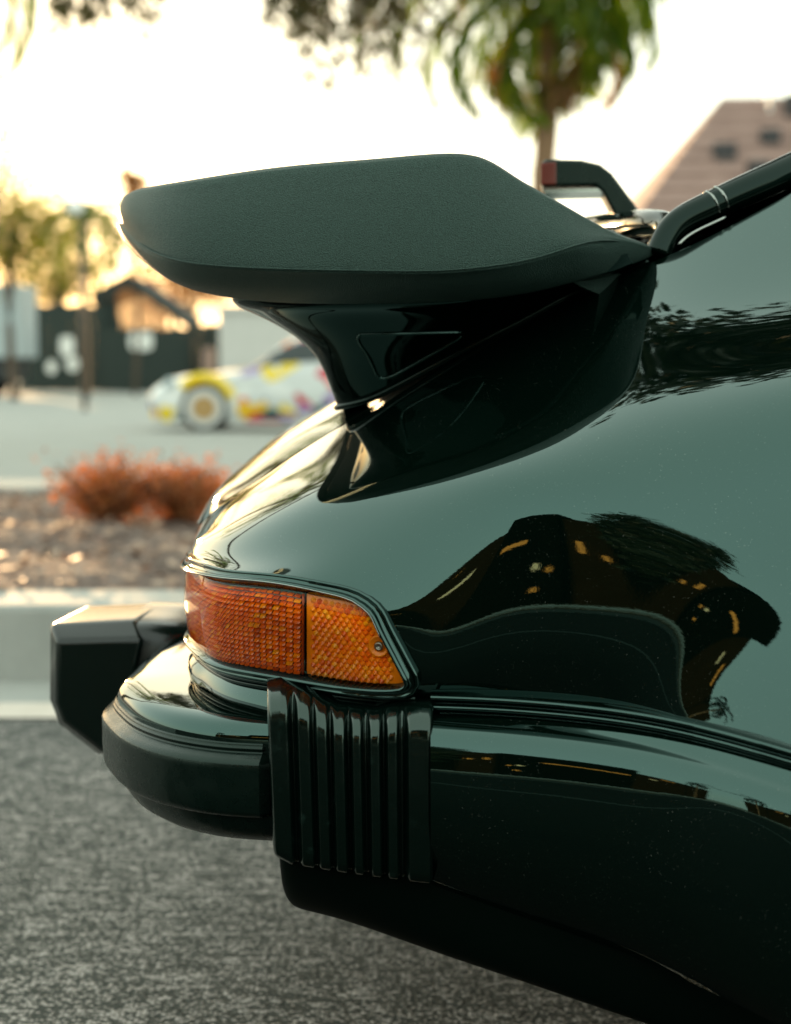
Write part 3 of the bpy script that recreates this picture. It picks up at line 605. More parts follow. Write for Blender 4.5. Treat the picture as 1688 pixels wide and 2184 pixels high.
# ---- shrubs in the bed
def shrub(px, py, Y, wid, hei, label, seed, nst):
    rg = random.Random(seed); b = PY(px, py, Y); root = empty('shrub', (b[0], Y, bedz(b[0], Y) - .01)); tag(root, label, 'shrub', 'red shrubs in the planting bed')
    o = np.array(root.location); st = MB(); lf = MB()
    for k in range(nst):
        a = rg.uniform(0, 6.28); r = wid * .5 * math.sqrt(rg.random()); h = hei * rg.uniform(.65, 1.1) * (1 - .35 * (r / (wid * .5)) ** 2)
        tip = o + np.array([math.cos(a) * r, math.sin(a) * r * .8, h]); mid = o + np.array([math.cos(a) * r * .35, math.sin(a) * r * .3, h * .5])
        pth = curve([o + np.array([math.cos(a), math.sin(a), 0]) * .03, mid, tip], 7); st.tube(pth, np.linspace(.006, .0018, 7), 5)
        for _ in range(70):
            t = rg.uniform(.25, 1.05); q = pth[min(6, int(t * 6))] + np.array([rg.gauss(0, .045), rg.gauss(0, .045), rg.gauss(0, .032)])
            s = rg.uniform(.008, .017); u = np.array([rg.gauss(0, 1) for _ in range(3)]); u /= np.linalg.norm(u); v = np.cross(u, [rg.gauss(0, 1) for _ in range(3)]); v /= np.linalg.norm(v) + 1e-6
            lf.add([q - u * s, q + v * s * .55, q + u * s, q - v * s * .55], [(0, 1, 2, 3)])
    st.build('stem', MATS['bark'], root); lf.build('foliage', MATS['red_leaf'], root, smooth=False)
shrub(225, 1108, 5.5, .66, .30, 'wide orange-red shrub, left one of the bed, with dark stems', 1, 52)
shrub(385, 1108, 5.6, .52, .27, 'smaller orange-red shrub nearest the black car tail', 2, 40)
shrub(455, 1090, 5.9, .30, .18, 'sparse low reddish shrub half hidden by the black bumper corner', 4, 10)

# ================================================================== trees
def frond(lf, rg, o, az, el, L, droop, nl, ll, wid=.035, side_droop=.9):
    d = np.array([math.cos(az), math.sin(az), 0]); p = o.copy(); e = el; n = 18; pts = [p]
    for k in range(n):
        e -= droop / n * (1 + k / n * 1.2); p = p + (d * math.cos(e) + np.array([0, 0, math.sin(e)])) * L / n; pts.append(p)
    pts = np.array(pts); lf.tube(pts, np.linspace(.028, .005, n + 1) * L / 3.2, 4)
    sd = np.array([-d[1], d[0], 0])
    for k in range(nl):
        t = .12 + .88 * k / nl; i = min(n - 1, int(t * n)); f = t * n - i; q = pts[i] * (1 - f) + pts[i + 1] * f; tg = pts[i + 1] - pts[i]; tg /= np.linalg.norm(tg)
        for s in (-1, 1):
            l = ll * (math.sin(math.pi * min(1, .12 + t * .88)) ** .6 * .9 + .12) * rg.uniform(.75, 1.15)
            dr = tg * .55 + sd * s * rg.uniform(.35, 1) + np.array([0, 0, rg.uniform(-.2, .35)]); dr /= np.linalg.norm(dr)
            m1 = q + dr * l * .45; dd = dr + np.array([0, 0, -side_droop * rg.uniform(.7, 1.5)]); dd /= np.linalg.norm(dd); e2 = m1 + dd * l * .6
            wv = np.cross(dr, [rg.gauss(0, .4), rg.gauss(0, .4), 1]); wv = wv / (np.linalg.norm(wv) + 1e-6) * wid * .5
            lf.add([q - wv * .5, q + wv * .5, m1 + wv, m1 - wv, e2], [(0, 1, 2, 3), (3, 2, 4)])
def palm(name, label, base, H, nf, L, seed, r=.11, ll=.55, dry=4, lean=(0, 0), el=(-.5, 1.3), mat='palm_leaf', group=None, azs=None, nl=44, wid=.035, short=1.0):
    rg = random.Random(seed); base = np.array(base, float); root = empty(name, tuple(base)); tag(root, label, 'palm tree', group)
    pth = curve([base, base + np.array([lean[0] * .4, lean[1] * .4, H * .5]), base + np.array([lean[0], lean[1], H])], 26)
    rad = np.linspace(r * 1.15, r * .8, 26) * (1 + .06 * np.sin(np.arange(26) * 2.6)); MB().tube(pth, rad, 10).build('trunk', MATS['palm_bark'], root)
    top = pth[-1]; lf = MB(); dr = MB()
    for k in range(nf):
        az = (k * 2.399 + rg.uniform(-.3, .3)) if azs is None else azs[k % len(azs)] + rg.uniform(-.25, .25); e = el[0] + (el[1] - el[0]) * (k + .5) / nf + rg.uniform(-.1, .1)
        frond(lf, rg, top + np.array([0, 0, rg.uniform(-.1, .15)]), az, e, L * rg.uniform(.85, 1.1) * (short if math.cos(az) > .25 else 1), 1.5 + rg.uniform(-.2, .4), nl, ll, wid)
    for k in range(dry): frond(dr, rg, top + np.array([0, 0, -.15]), rg.uniform(0, 6.28) if k > 1 else (3.3, -.2)[k], -.2 - rg.uniform(0, .4), L * .72, 1.3, nl - 10, ll * .8, wid, 1.6)
    lf.build('crown', MATS[mat], root, smooth=False)
    if dry: dr.build('dry_fronds', MATS['dry_frond'], root, smooth=False)
    return root
def leafy(name, label, base, H, crown_r, crown_z, n, leaf, seed, mat, trunk_r=.12, cat='tree', group=None, clumps=22, spread=.32):
    rg = random.Random(seed); base = np.array(base, float); root = empty(name, tuple(base)); tag(root, label, cat, group); tb = MB(); lf = MB()
    pth = curve([base, base + np.array([rg.uniform(-.15, .15), 0, crown_z * .5]), base + np.array([0, 0, crown_z])], 10); tb.tube(pth, np.linspace(trunk_r, trunk_r * .5, 10), 9)
    cs = []
    for k in range(clumps):
        v = np.array([rg.gauss(0, 1), rg.gauss(0, 1), rg.gauss(0, 1)]); v /= np.linalg.norm(v); v = v * rg.random() ** .45 * np.array(crown_r); c = base + np.array([0, 0, crown_z]) + v; cs.append(c)
        j = pth[rg.randint(5, 9)]; tb.tube(curve([j, (j + c) / 2 + np.array([0, 0, .1]), c], 6), np.linspace(trunk_r * .35, trunk_r * .07, 6), 5)
    sp = spread * sum(crown_r) / 3
    for _ in range(n):
        c = cs[rg.randrange(clumps)]; q = c + np.array([rg.gauss(0, sp), rg.gauss(0, sp), rg.gauss(0, sp * .7)]); s = leaf * rg.uniform(.6, 1.3)
        u = np.array([rg.gauss(0, 1) for _ in range(3)]); u /= np.linalg.norm(u); v = np.cross(u, [rg.gauss(0, 1) for _ in range(3)]); v /= np.linalg.norm(v) + 1e-6
        lf.add([q - u * s, q + v * s * .6, q + u * s, q - v * s * .6], [(0, 1, 2, 3)])
    tb.build('trunk', MATS['bark'], root); lf.build('crown', MATS[mat], root, smooth=False); return root
def gnd(px, Y): return np.array([PY(px, 780, Y)[0], Y, 0])
b = gnd(1132, 18.5); pt = palm('palm_tree', 'tall palm with dense green crown and drooping fronds above the spoiler', b, 5.25, 24, 2.25, 11, .15, .55, 4, (.28, 0), (-.7, 1.2), nl=44, wid=.055, short=.8)
rgp = random.Random(77); lf = MB(); tp0 = b + np.array([.25, 0, 5.35])
for az, el_, L_ in ((3.0, .75, 3.3), (3.3, .5, 2.9), (2.8, .35, 2.6), (3.14, 1.0, 3.6), (3.5, .9, 3.0), (2.6, .8, 3.0), (3.1, .15, 2.2), (.1, .5, 1.7), (-.3, .9, 2.0), (.3, .2, 1.5), (1.6, .9, 2.2), (4.6, .8, 2.2)):
    frond(lf, rgp, tp0, az, el_, L_, 1.55, 46, .5, .034, 1.3)
lf.build('long_fronds', MATS['palm_leaf'], pt, smooth=False)
b = gnd(-250, 15); palm('palm_tree', 'palm out of frame whose frond tips hang in at the top left corner', b, 5.6, 22, 3.1, 5, .11, .5, 0, (0, 0), (.0, 1.3), nl=44)
b = gnd(182, 44); palm('palm_tree', 'distant slim palm rising behind the street lamp at left', b, 4.6, 15, 2.2, 8, .12, .5, 0, (0, 0), (.2, 1.45), nl=30, wid=.09)
leafy('tree', 'green leafy tree with sunlit edges at the far left', gnd(30, 40), 5, (1.7, 1.2, 1.0), 4.1, 2400, .085, 21, 'tree_leaf', group='trees against the low sun')
leafy('tree', 'tall thin tree with pale foliage at the left frame edge', gnd(-40, 34), 6, (1.4, 1.0, 1.4), 5.3, 900, .07, 22, 'tree_leaf', group='trees against the low sun')
leafy('tree', 'small amber tree top just left of the spoiler tip', gnd(287, 46), 5, (.38, .38, .55), 5.9, 420, .09, 23, 'amber_leaf', .07, group='trees against the low sun', clumps=8)
leafy('tree', 'low sunlit tree behind the dark fence, left of the gable', gnd(120, 62), 3, (3.4, 1.5, 1.1), 4.6, 2300, .12, 24, 'tree_leaf', group='trees against the low sun', clumps=26)
leafy('tree', 'low sunlit tree behind the gable roof under the spoiler tip', gnd(410, 64), 3, (2.6, 1.5, .9), 4.0, 1900, .12, 25, 'amber_leaf', group='trees against the low sun', clumps=24)

# ================================================================== things beyond the lot
def pm(name, c, rough=.6, c2=None, sc_=8):
    m = M(name).p(Roughness=rough)
    if c2: m.link(m.mix(m.noise(sc_, 5), c, c2), 'Base Color')
    else: m.p(Base_Color=c)
pm('dark_timber', (.010, .020, .017), .8, (.026, .042, .036)); pm('warm_timber', (.30, .10, .03), .7, (.48, .20, .06)); pm('dark_roof', (.012, .020, .018), .8, (.03, .035, .03))
pm('pale_render', (.52, .52, .49), .8, (.64, .63, .60), 2); pm('pale_blue', (.36, .42, .44), .5, (.44, .50, .51), 2); pm('white_board', (.78, .79, .76), .6); pm('dark_metal', (.02, .024, .024), .4)
pm('white_globe', (.86, .86, .82), .35); pm('pink_tile', (.17, .095, .078), .8, (.36, .24, .20), 2.2); pm('pink_wall', (.40, .28, .24), .85, (.50, .37, .32), 1.5); pm('dark_vent', (.03, .028, .03), .6)
pm('tyre', (.004, .005, .005), .9); pm('silver', (.62, .62, .60), .25); pm('gold', (.42, .26, .10), .35); pm('window_dark', (.02, .03, .03), .08)
# dark board fence
def fence(px0, px1, Y, ztop, label, n):
    x0, x1 = PY(px0, 780, Y)[0], PY(px1, 780, Y)[0]; root = empty('board_fence', (x0, Y, 0)); tag(root, label, 'fence', 'dark board fences')
    wd = (x1 - x0) / n
    for k in range(n):
        z = ztop + random.uniform(-.03, .03); MB().box(x0 + k * wd + .0015, x0 + (k + 1) * wd - .0015, Y - .012 - .012 * (k % 2), Y + .012 - .012 * (k % 2), 0.02, z).build('board', MATS['dark_timber'], root, smooth=False)
    for z in (.4, ztop - .35): MB().box(x0, x1, Y + .013, Y + .06, z, z + .09).build('rail', MATS['dark_timber'], root, smooth=False)
    for k in range(0, n + 1, 6): MB().box(x0 + k * wd - .05, x0 + k * wd + .05, Y + .061, Y + .16, -.02, ztop + .05).build('post', MATS['dark_timber'], root, smooth=False)
fence(42, 218, 53, 2.85, 'tall dark board fence left of the gabled shed', 22)
fence(218, 400, 51.5, 2.05, 'dark board fence with a white notice in front of the gabled shed', 22)
fence(400, 469, 52.5, 2.2, 'short dark fence section beside the pale building', 9)
# gabled shed with open slatted gable
Y = 56; root = empty('gabled_shed', tuple(gnd(290, Y))); tag(root, 'dark gabled shed with warm slatted gable end glowing in low sun', 'shed')
A, Bp, Cq = PY(196, 648, Y), PY(271, 610, Y), PY(392, 694, Y)
dz = np.array([0, 0, .42]); dp = np.array([0, 5.0, 0])
mb = MB(); mb.add([A, Bp, A + dz, Bp + dz] + [q + dp for q in (A, Bp, A + dz, Bp + dz)], [(0, 1, 3, 2), (4, 6, 7, 5), (2, 3, 7, 6), (0, 4, 5, 1), (0, 2, 6, 4), (1, 5, 7, 3)]); mb.build('roof_slope', MATS['dark_roof'], root, smooth=False)
mb = MB(); mb.add([Bp, Cq, Bp + dz, Cq + dz] + [q + dp for q in (Bp, Cq, Bp + dz, Cq + dz)], [(0, 1, 3, 2), (4, 6, 7, 5), (2, 3, 7, 6), (0, 4, 5, 1), (0, 2, 6, 4), (1, 5, 7, 3)]); mb.build('roof_slope', MATS['dark_roof'], root, smooth=False)
for k in range(15):
    px = 255 + k * 7.2; x = PY(px, 780, Y)[0]; zt_ = float(np.interp(px, [271, 392], [Bp[2], Cq[2]])) - .02 if px > 271 else Bp[2] - (271 - px) / 75 * (Bp[2] - A[2]); MB().box(x - .047, x + .047, Y + .1, Y + .16, 1.7, zt_).build('slat', MATS['warm_timber'], root, smooth=False)
for px in (212, 252, 372): x = PY(px, 780, Y)[0]; MB().box(x - .09, x + .09, Y + .05, Y + .25, -.02, 2.5).build('post', MATS['dark_timber'], root, smooth=False)
x0, x1 = PY(200, 780, Y)[0], PY(388, 780, Y)[0]; MB().box(x0, x1, Y + .2, Y + .3, -.02, 1.75).build('wall', MATS['dark_timber'], root, smooth=False)
x0, x1 = PY(200, 780, Y)[0], PY(252, 780, Y)[0]; MB().box(x0, x1, Y + .31, Y + .4, -.02, 3.1).build('wall', MATS['dark_timber'], root, smooth=False)
# notices on the fence
def board(name, px, py, wpx, hpx, Y, label, mat='white_board', cat='sign', group='white notices on the dark fence', corner=.3):
    c = PY(px, py, Y); s = (Y + 1.5) / F; hw, hh = wpx * s / 2, hpx * s / 2; n = 20; pts = []
    for k in range(n):
        a = 2 * math.pi * k / n; e = 2 / (2 + 6 * corner); pts.append((c[0] + hw * math.copysign(abs(math.cos(a)) ** e, math.cos(a)), c[2] + hh * math.copysign(abs(math.sin(a)) ** e, math.sin(a))))
    mb = MB(); mb.add([(x, Y - .03, z) for x, z in pts] + [(x, Y, z) for x, z in pts], [tuple(range(n)), tuple(range(n, 2 * n))[::-1]] + [((k + 1) % n, k, n + k, n + (k + 1) % n) for k in range(n)])
    tag(mb.build(name, MATS[mat], smooth=False), label, cat, group)
board('notice', 301, 727, 50, 40, 51.44, 'large white notice on the fence below the gabled shed')
board('notice', 143, 738, 30, 42, 52.94, 'white notice highest of the three on the left fence')
board('notice', 155, 776, 26, 32, 52.94, 'white notice lowest right of the three on the left fence', corner=.1)
board('notice', 110, 783, 22, 28, 52.94, 'small pale round notice lowest left of the three on the left fence', corner=.0)
board('notice', 446, 770, 26, 60, 52.44, 'faded pinkish panel on the fence beside the pale building', 'pink_wall', group=None)
# pale building behind the art car
Y = 50; x0, x1 = PY(468, 780, Y)[0], PY(1500, 780, Y)[0]; z1 = PY(500, 662, Y)[2]
root = empty('pale_building', (x0, Y, 0)); tag(root, 'long low pale rendered building behind the painted car', 'building')
MB().box(x0, x1, Y, Y + 8, -.02, z1).build('wall', MATS['pale_render'], root, smooth=False); MB().box(x0 - .12, x1 + .1, Y - .12, Y + 8.1, z1 + .002, z1 + .16).build('parapet', MATS['pale_render'], root, smooth=False)
for px in (640, 800, 960): xa = PY(px, 780, Y)[0]; MB().box(xa, xa + 1.2, Y - .03, Y + .02, .9, 1.9).build('window', MATS['window_dark'], root, smooth=False)
# box truck at the left edge
Y = 44; root = empty('box_truck', tuple(gnd(-40, Y))); tag(root, 'pale blue box truck cut by the left edge beside the dark fence', 'truck')
xr = PY(44, 780, Y)[0]; z0, z1 = PY(0, 763, Y)[2], PY(0, 605, Y)[2]
MB().box(xr - 5.5, xr, Y, Y + 2.2, z0, z1).build('cargo_box', MATS['pale_blue'], root, smooth=False, bevel=.04)
MB().box(xr - 5.6, xr - .15, Y + .3, Y + 1.9, .45, z0 - .005).build('chassis', MATS['dark_metal'], root, smooth=False); MB().box(xr - 7.4, xr - 5.65, Y + .05, Y + 2.15, .5, 2.2).build('cab', MATS['pale_blue'], root, smooth=False, bevel=.12)
for xx in (xr - 1.2, xr - 6.5):
    for yy in (Y + .3, Y + 1.9): MB().tube([(xx, yy - .14, .42), (xx, yy + .14, .42)], [.42, .42], 22).build('wheel', MATS['tyre'], root, angle=40)
# street lamp
Y = 30; b = gnd(180, Y); root = empty('street_lamp', tuple(b)); tag(root, 'street lamp with white globe on a slim dark pole at left', 'street lamp')
c = PY(161, 441, Y); MB().tube([b, b + np.array([0, 0, 1.6]), np.array([b[0], Y, c[2] + .14])], [.055, .045, .03], 10).build('pole', MATS['dark_metal'], root)
MB().tube([np.array([b[0], Y, c[2] + .14]), np.array([c[0], Y, c[2] + .19])], [.02, .02], 8).build('arm', MATS['dark_metal'], root)
g = np.array([[[c[0] + .165 * math.cos(t) * math.cos(a), Y + .165 * math.cos(t) * math.sin(a), c[2] + .15 * math.sin(t)] for a in np.linspace(0, 2 * math.pi, 20, endpoint=False)] for t in np.linspace(-1.55, 1.55, 12)]); MB().grid(g, False, True).build('globe', MATS['white_globe'], root)
# pink tiled house on the right
Y = 38; root = empty('tiled_house', tuple(gnd(1640, Y))); tag(root, 'house with pinkish hipped roof and dark vents at right', 'house')
e0, p0_, p1_ = PY(1352, 466, Y), PY(1541, 207, Y), PY(2300, 203, Y); d2 = np.array([0, 5.0, 0]); e1 = PY(2450, 466, Y)
ri0, ri1 = PY(1541, 207, Y + 5.0), PY(2300, 203, Y + 5.0); bk0, bk1 = e0 + 2 * d2, e1 + 2 * d2
n_rows = 9
def rp(t, s): L_ = e0 + (ri0 - e0) * t; Rr_ = e1 + (ri1 - e1) * t; return L_ + (Rr_ - L_) * s
mb = MB(); mb.add([e0, e1, ri1, ri0, bk0, bk1], [(0, 1, 2, 3), (5, 4, 3, 2), (4, 0, 3), (1, 5, 2)]); roof = mb.build('roof', MATS['pink_tile'], root, smooth=False)
for k in range(1, n_rows): MB().tube([rp(k / n_rows, .0) + [0, -.03, 0.02], rp(k / n_rows, 1) + [0, -.03, .02]], .05, 6).build('tile_course', MATS['pink_tile'], roof)
rg = random.Random(4)
for t, s in ((.80, .30), (.62, .19), (.86, .42), (.55, .30), (.50, .10), (.35, .20), (.66, .40), (.30, .34), (.88, .22), (.42, .44), (.70, .55), (.5, .6)):
    q = rp(t, s); hw, hh = rg.uniform(.18, .30), rg.uniform(.22, .42); MB().box(q[0] - hw, q[0] + hw, q[1] - .35, q[1] + .25, q[2] - hh, q[2] + hh).build('roof_vent', MATS['dark_vent'], roof, smooth=False, bevel=.05)
MB().box(e0[0] + .4, e1[0] - .4, Y + .5, Y + 9.5, -.02, e0[2] - .02).build('wall', MATS['pink_wall'], root, smooth=False)
for px in (1700, 1900, 2100): xa = PY(px, 780, Y)[0]; MB().box(xa, xa + 1.1, Y + .46, Y + .55, 1.2, 2.6).build('window', MATS['window_dark'], root, smooth=False)
q = PY(1650, 230, Y + 4); tag(MB().tube([(q[0], Y + 4.4, 4.5), (q[0], Y + 4.4, 12.5)], [.06, .05], 8).build('antenna_pole', MATS['white_globe']), 'thin pale pole rising above the tiled house roof', 'pole')

# ---- painted car across the lot
PC = empty('painted_car', (0, 0, 0)); tag(PC, 'white race car with yellow, red and purple painted patches parked across the lot', 'car')
PYC = 20.0; x_front = PY(312, 900, PYC)[0]; PC.location = (x_front + 2.1, PYC + .85, 0)
m = M('art_paint').p(Roughness=.12, Coat_Weight=.5); vc = m.coord('Object', (1.0, .6, 1.3)); cell = m.voro(4.4, vc, 'Color'); sep = m.n.new('ShaderNodeSeparateColor'); m.l.new(cell, sep.inputs[0])
pal = m.ramp(sep.outputs[0], [(0, (.62, .64, .63)), (.34, (.70, .71, .69)), (.42, (.85, .50, .01)), (.50, (.75, .12, .01)), (.57, (.06, .02, .14)), (.64, (.62, .64, .63)), (.74, (.35, .25, .50)), (.81, (.02, .10, .11)), (.88, (.85, .62, .02)), (.95, (.55, .02, .05))], 'CONSTANT'); m.link(pal, 'Base Color')
pm('car_white', (.80, .81, .79), .12); pm('car_yellow', (.85, .60, .02), .2); pm('car_red', (.62, .03, .03), .2)
st = [  # x from nose, half width low, belt z, belt half width, top z, top half width, bottom z
 (.00, .50, .42, .52, .52, .40, .22), (.10, .66, .50, .66, .60, .50, .14), (.35, .80, .58, .76, .70, .52, .12), (.70, .88, .66, .84, .74, .56, .12), (1.10, .88, .72, .84, .79, .58, .12), (1.45, .86, .80, .80, .86, .60, .12),
 (1.75, .86, .85, .78, 1.04, .60, .12), (2.10, .86, .87, .78, 1.21, .56, .12), (2.55, .88, .88, .80, 1.25, .55, .12), (3.00, .93, .88, .86, 1.20, .55, .12), (3.40, .96, .86, .90, 1.06, .55, .12), (3.80, .94, .80, .86, .90, .55, .14), (4.15, .84, .70, .76, .76, .50, .20), (4.28, .70, .58, .62, .62, .42, .30)]
sec = []
st = [((x if x < 1.1 else 1.1 + (x - 1.1) * .82), *r_) for x, *r_ in st]
for x, wl, zb, wb, zt_, wt, z0 in st:
    half_ = [(wl * .92, z0), (wl, z0 + .12), (wl * 1.01, (z0 + zb) / 2), (wb * 1.02, zb - .04), (wb, zb), ((wb + wt) / 2 + .01, (zb + zt_) / 2 + .01), (wt, zt_ - .015), (wt * .6, zt_ + .005), (0, zt_ + .012)]
    ring_ = [(-a, b_) for a, b_ in half_] + [(a, b_) for a, b_ in half_[::-1][1:]]; sec.append([[x_front + x, PYC + .85 + a, b_] for a, b_ in ring_])
sec = np.array(sec); g = np.stack([curve(sec[:, j], 60) for j in range(sec.shape[1])], axis=1); mb = MB().grid(g); mb.poly(g[0]); mb.poly(g[-1][::-1]); mb.build('body', MATS['art_paint'], PC, angle=50)
def patch(name, pts, mat, y): mb = MB(); n = len(pts); mb.add([(x_front + a, y, b_) for a, b_ in pts] + [(x_front + a, y + .05, b_) for a, b_ in pts], [tuple(range(n)), tuple(range(n, 2 * n))[::-1]] + [((k + 1) % n, k, n + k, n + (k + 1) % n) for k in range(n)]); return mb.build(name, MATS[mat], PC, smooth=False)
MB().grid(g[14:28, 5:12] + np.array([-.004, 0, .006])).build('windscreen', MATS['window_dark'], PC); MB().grid(g[10:14, 6:11] + np.array([0, 0, .003])).build('cowl', MATS['car_white'], PC)
MB().grid(g[1:12, 4:13] + np.array([0, 0, .004])).build('bonnet', MATS['car_white'], PC); MB().grid(g[28:42, 6:11] + np.array([0, 0, .004])).build('roof', MATS['car_white'], PC)
sw_ = np.stack([g[23:46, 4] * .85 + g[23:46, 5] * .15, g[23:46, 5], g[23:46, 5] * .3 + g[23:46, 6] * .7]) + np.array([0, -.012, 0]); MB().grid(sw_).build('side_window', MATS['window_dark'], PC)
def arch(xc, r0, r1, y, mat, name): mb = MB(); mb.grid(np.array([[[x_front + xc + r * math.cos(a), y + dy, .31 + r * math.sin(a)] for a in np.linspace(.35, math.pi - .75, 24)] for r, dy in ((r0, .02), (r0, -.02), (r1 * .93, -.02), (r1, .06))])); mb.build(name, MATS[mat], PC)
for xc, mt in ((.76, 'car_yellow'), (2.68, 'car_red')):
    wheel_y = PYC - .02; arch(xc, .335, .46, PYC - .05, mt, 'wheel_arch')
    for yy, sgn in ((wheel_y + .02, 1), (PYC + 1.66, -1)):
        MB().tube([(x_front + xc, yy - .05, .31), (x_front + xc, yy + .2, .31)], [.31, .31], 28).build('tyre', MATS['tyre'], PC, angle=40)
        MB().tube([(x_front + xc, yy - .062 if sgn > 0 else yy + .19, .31), (x_front + xc, yy - .045 if sgn > 0 else yy + .212, .31)], [.25, .25], 28).build('rim', MATS['silver'], PC, angle=40)
        MB().tube([(x_front + xc, yy - .075 if sgn > 0 else yy + .2, .31), (x_front + xc, yy - .055 if sgn > 0 else yy + .222, .31)], [.16, .16], 10).build('wheel_centre', MATS['gold'], PC, angle=40)
mb = MB(); c = (x_front + .30, PYC + .17, .60); mb.grid(np.array([[[c[0] + .10 * math.cos(t) * math.cos(a), c[1] + .1 * math.cos(t) * math.sin(a), c[2] + .1 * math.sin(t)] for a in np.linspace(0, 6.283, 14, endpoint=False)] for t in np.linspace(-1.5, 1.5, 8)]), False, True); mb.build('headlight', MATS['pale_blue'], PC)
mb = MB().box(x_front + 3.3, x_front + 3.85, PYC + .2, PYC + 1.5, 1.02, 1.06); mb.box(x_front + 3.42, x_front + 3.5, PYC + .3, PYC + .4, .85, 1.02); mb.box(x_front + 3.42, x_front + 3.5, PYC + 1.3, PYC + 1.4, .85, 1.02); mb.build('rear_wing', MATS['car_white'], PC, smooth=False)

# ================================================================== across the road, seen in the paint
pm('lit_brown_wall', (.010, .0055, .0022), .8, (.020, .011, .0045), 1.2); pm('black_wall', (.0012, .0016, .0014), .7, (.003, .003, .0025), 1.2); pm('sun_patch_orange', (.85, .34, .05), .6); pm('sun_patch_cream', (.85, .72, .55), .6)
for nm_ in ('lit_brown_wall', 'black_wall'): MATS[nm_].node_tree.nodes['Principled BSDF'].inputs['Specular IOR Level'].default_value = 0.0
root = empty('warehouse', (-7, -15, 0)); tag(root, 'dark brown warehouse across the road, seen as reflection in the black paint', 'building')
MB().box(-7.8, -4.6, -22, -14, -.02, 5.8).build('hall', MATS['black_wall'], root, smooth=False)
MB().box(-22, -7.805, -21, -14.6, -.02, 4.5).build('wing', MATS['lit_brown_wall'], root, smooth=False)  # wings carry the warehouse's lit sides in their browner wall colour
MB().box(-4.595, -3.3, -21, -14.4, -.02, 5.2).build('wing', MATS['lit_brown_wall'], root, smooth=False)
for x0, x1, z0, z1, yy, mt in ((-7.4, -5.9, 2.9, 3.15, -13.96, 'sun_patch_orange'), (-10.4, -9.4, 3.0, 3.2, -14.56, 'sun_patch_cream'), (-13.5, -10.8, 3.8, 4.0, -14.56, 'sun_patch_orange'), (-4.2, -4.0, 2.5, 3.2, -14.36, 'sun_patch_orange'), (-3.6, -3.45, 2.3, 2.6, -14.36, 'sun_patch_orange'), (-5.4, -5.2, 1.6, 1.85, -13.96, 'sun_patch_cream'), (-5.0, -4.85, 1.5, 1.7, -13.96, 'sun_patch_orange'), (-5.3, -5.15, .7, .9, -13.96, 'sun_patch_orange')):
    MB().box(x0, x1, yy, yy + .03, z0, z1).build('panel', MATS[mt], root, smooth=False)  # coloured panels stand in for sunlit patches on the warehouse walls
leafy('cypress', 'slim dark cypress at the right end of the warehouse across the road', (-2.3, -14.3, 0), 9, (.7, .7, 3.2), 4.4, 5200, .12, 31, 'dark_leaf', .16, 'tree', clumps=60, spread=.16)
for k, (x, y, r_) in enumerate(((2.4, -20, 1.8), (6.5, -23, 2.4))): leafy('street_tree', ('dark round tree beyond the cypress across the road', 'farthest dark round tree across the road')[k], (x, y, 0), 6, (r_, r_, 1.7), 3.0, 2600, .14, 41 + k, 'dark_leaf', .2, 'tree', clumps=34)
palm('palm_tree', 'palm across the road to the left of the warehouse', (-17, -13, 0), 6.0, 20, 2.8, 51, .14, .6, 0, mat='dark_leaf', nl=34, wid=.07)

leafmat('reflected_leaf', [(.008, .018, .005), (.022, .032, .008), (.03, .034, .008)], (1.3, 1.2, .4), .25)
leafy('reflected_tree', 'unseen leafy tree added beyond the car to darken the reflection in its paint', (2.3, 4.8, .15), 9, (2.7, 1.6, 1.75), 5.2, 17000, .10, 61, 'reflected_leaf', .14, 'tree', clumps=95, spread=.2)  # out of view, added to fill the wing's reflected band with dark

leafmat('weep_leaf', [(.018, .028, .006), (.045, .05, .010), (.07, .055, .014), (.03, .04, .008)], (2.0, 1.7, .6), .4)
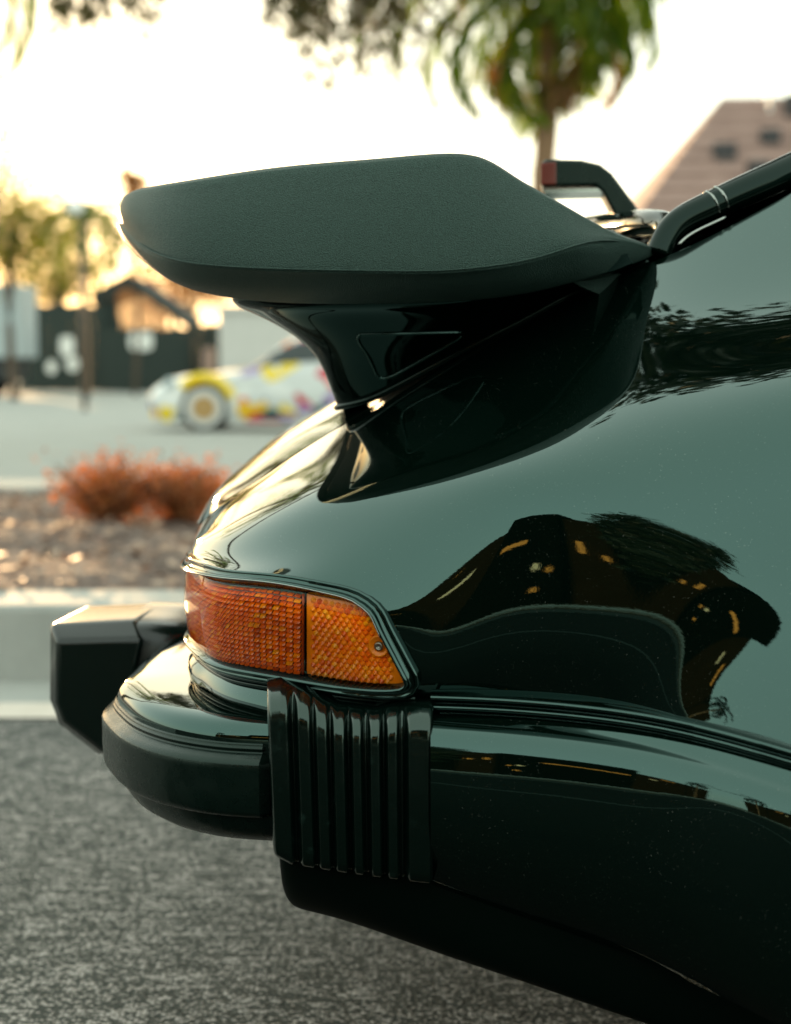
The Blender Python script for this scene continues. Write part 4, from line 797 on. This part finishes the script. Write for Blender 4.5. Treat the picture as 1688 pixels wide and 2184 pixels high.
# ---- tree with drooping strands that hang into the top of the picture
def weeping(base, seed):
    rg = random.Random(seed); base = np.array(base, float); root = empty('weeping_tree', tuple(base)); tag(root, 'tree whose drooping leafy strands hang into the top of the picture', 'tree')
    tb = MB(); tb.tube(curve([base, base + [.2, 0, 2.2], base + [.9, .1, 4.6]], 12), np.linspace(.20, .12, 12), 10)
    limb = curve([base + [.9, .1, 4.6], base + [3.2, -.1, 5.2], base + [5.6, .2, 4.9], base + [8.4, .0, 4.4]], 40); tb.tube(limb, np.linspace(.11, .02, 40), 8)
    lf = MB(); s = (base[1] + 1.5) / F
    spots = [(rg.uniform(120, 350), rg.uniform(15, 95)) for _ in range(26)] + [(rg.uniform(560, 700), rg.uniform(10, 95)) for _ in range(16)] + [(rg.uniform(640, 900), rg.uniform(40, 200)) for _ in range(34)] + [(rg.uniform(860, 980), rg.uniform(20, 110)) for _ in range(6)] + [(rg.uniform(-500, 1000), rg.uniform(-250, -40)) for _ in range(60)]
    for px, py in spots:
        Y_ = base[1] + rg.uniform(-.7, .7); q = PY(px, py, Y_); k = int(np.argmin(abs(limb[:, 0] - q[0]))); st_ = limb[k] + [rg.uniform(-.2, .2), 0, 0]
        pth = curve([st_, (st_ + q) / 2 + [rg.uniform(-.15, .15), (Y_ - base[1]) * .6, .35], q + [rg.uniform(-.1, .1), 0, .5], q], 16); tb.tube(pth, np.linspace(.010, .003, 16), 4)
        for i in range(60):
            t = rg.uniform(.35, 1); p = pth[min(15, int(t * 15))] + np.array([rg.gauss(0, .03), rg.gauss(0, .03), rg.gauss(0, .03)]); sd_ = rg.choice((-1, 1))
            d = np.array([sd_ * rg.uniform(.2, .9), rg.uniform(-.6, .6), -rg.uniform(.5, 1.1)]); d /= np.linalg.norm(d); l = rg.uniform(.07, .14); wv = np.cross(d, [rg.gauss(0, 1), rg.gauss(0, 1), rg.gauss(0, 1)]); wv = wv / (np.linalg.norm(wv) + 1e-6) * rg.uniform(.010, .020)
            lf.add([p, p + d * l * .5 + wv, p + d * l, p + d * l * .5 - wv], [(0, 1, 2, 3)])
    tb.build('trunk', MATS['bark'], root); lf.build('crown', MATS['weep_leaf'], root, smooth=False)
weeping((-7.2, 10.2, 0), 71)
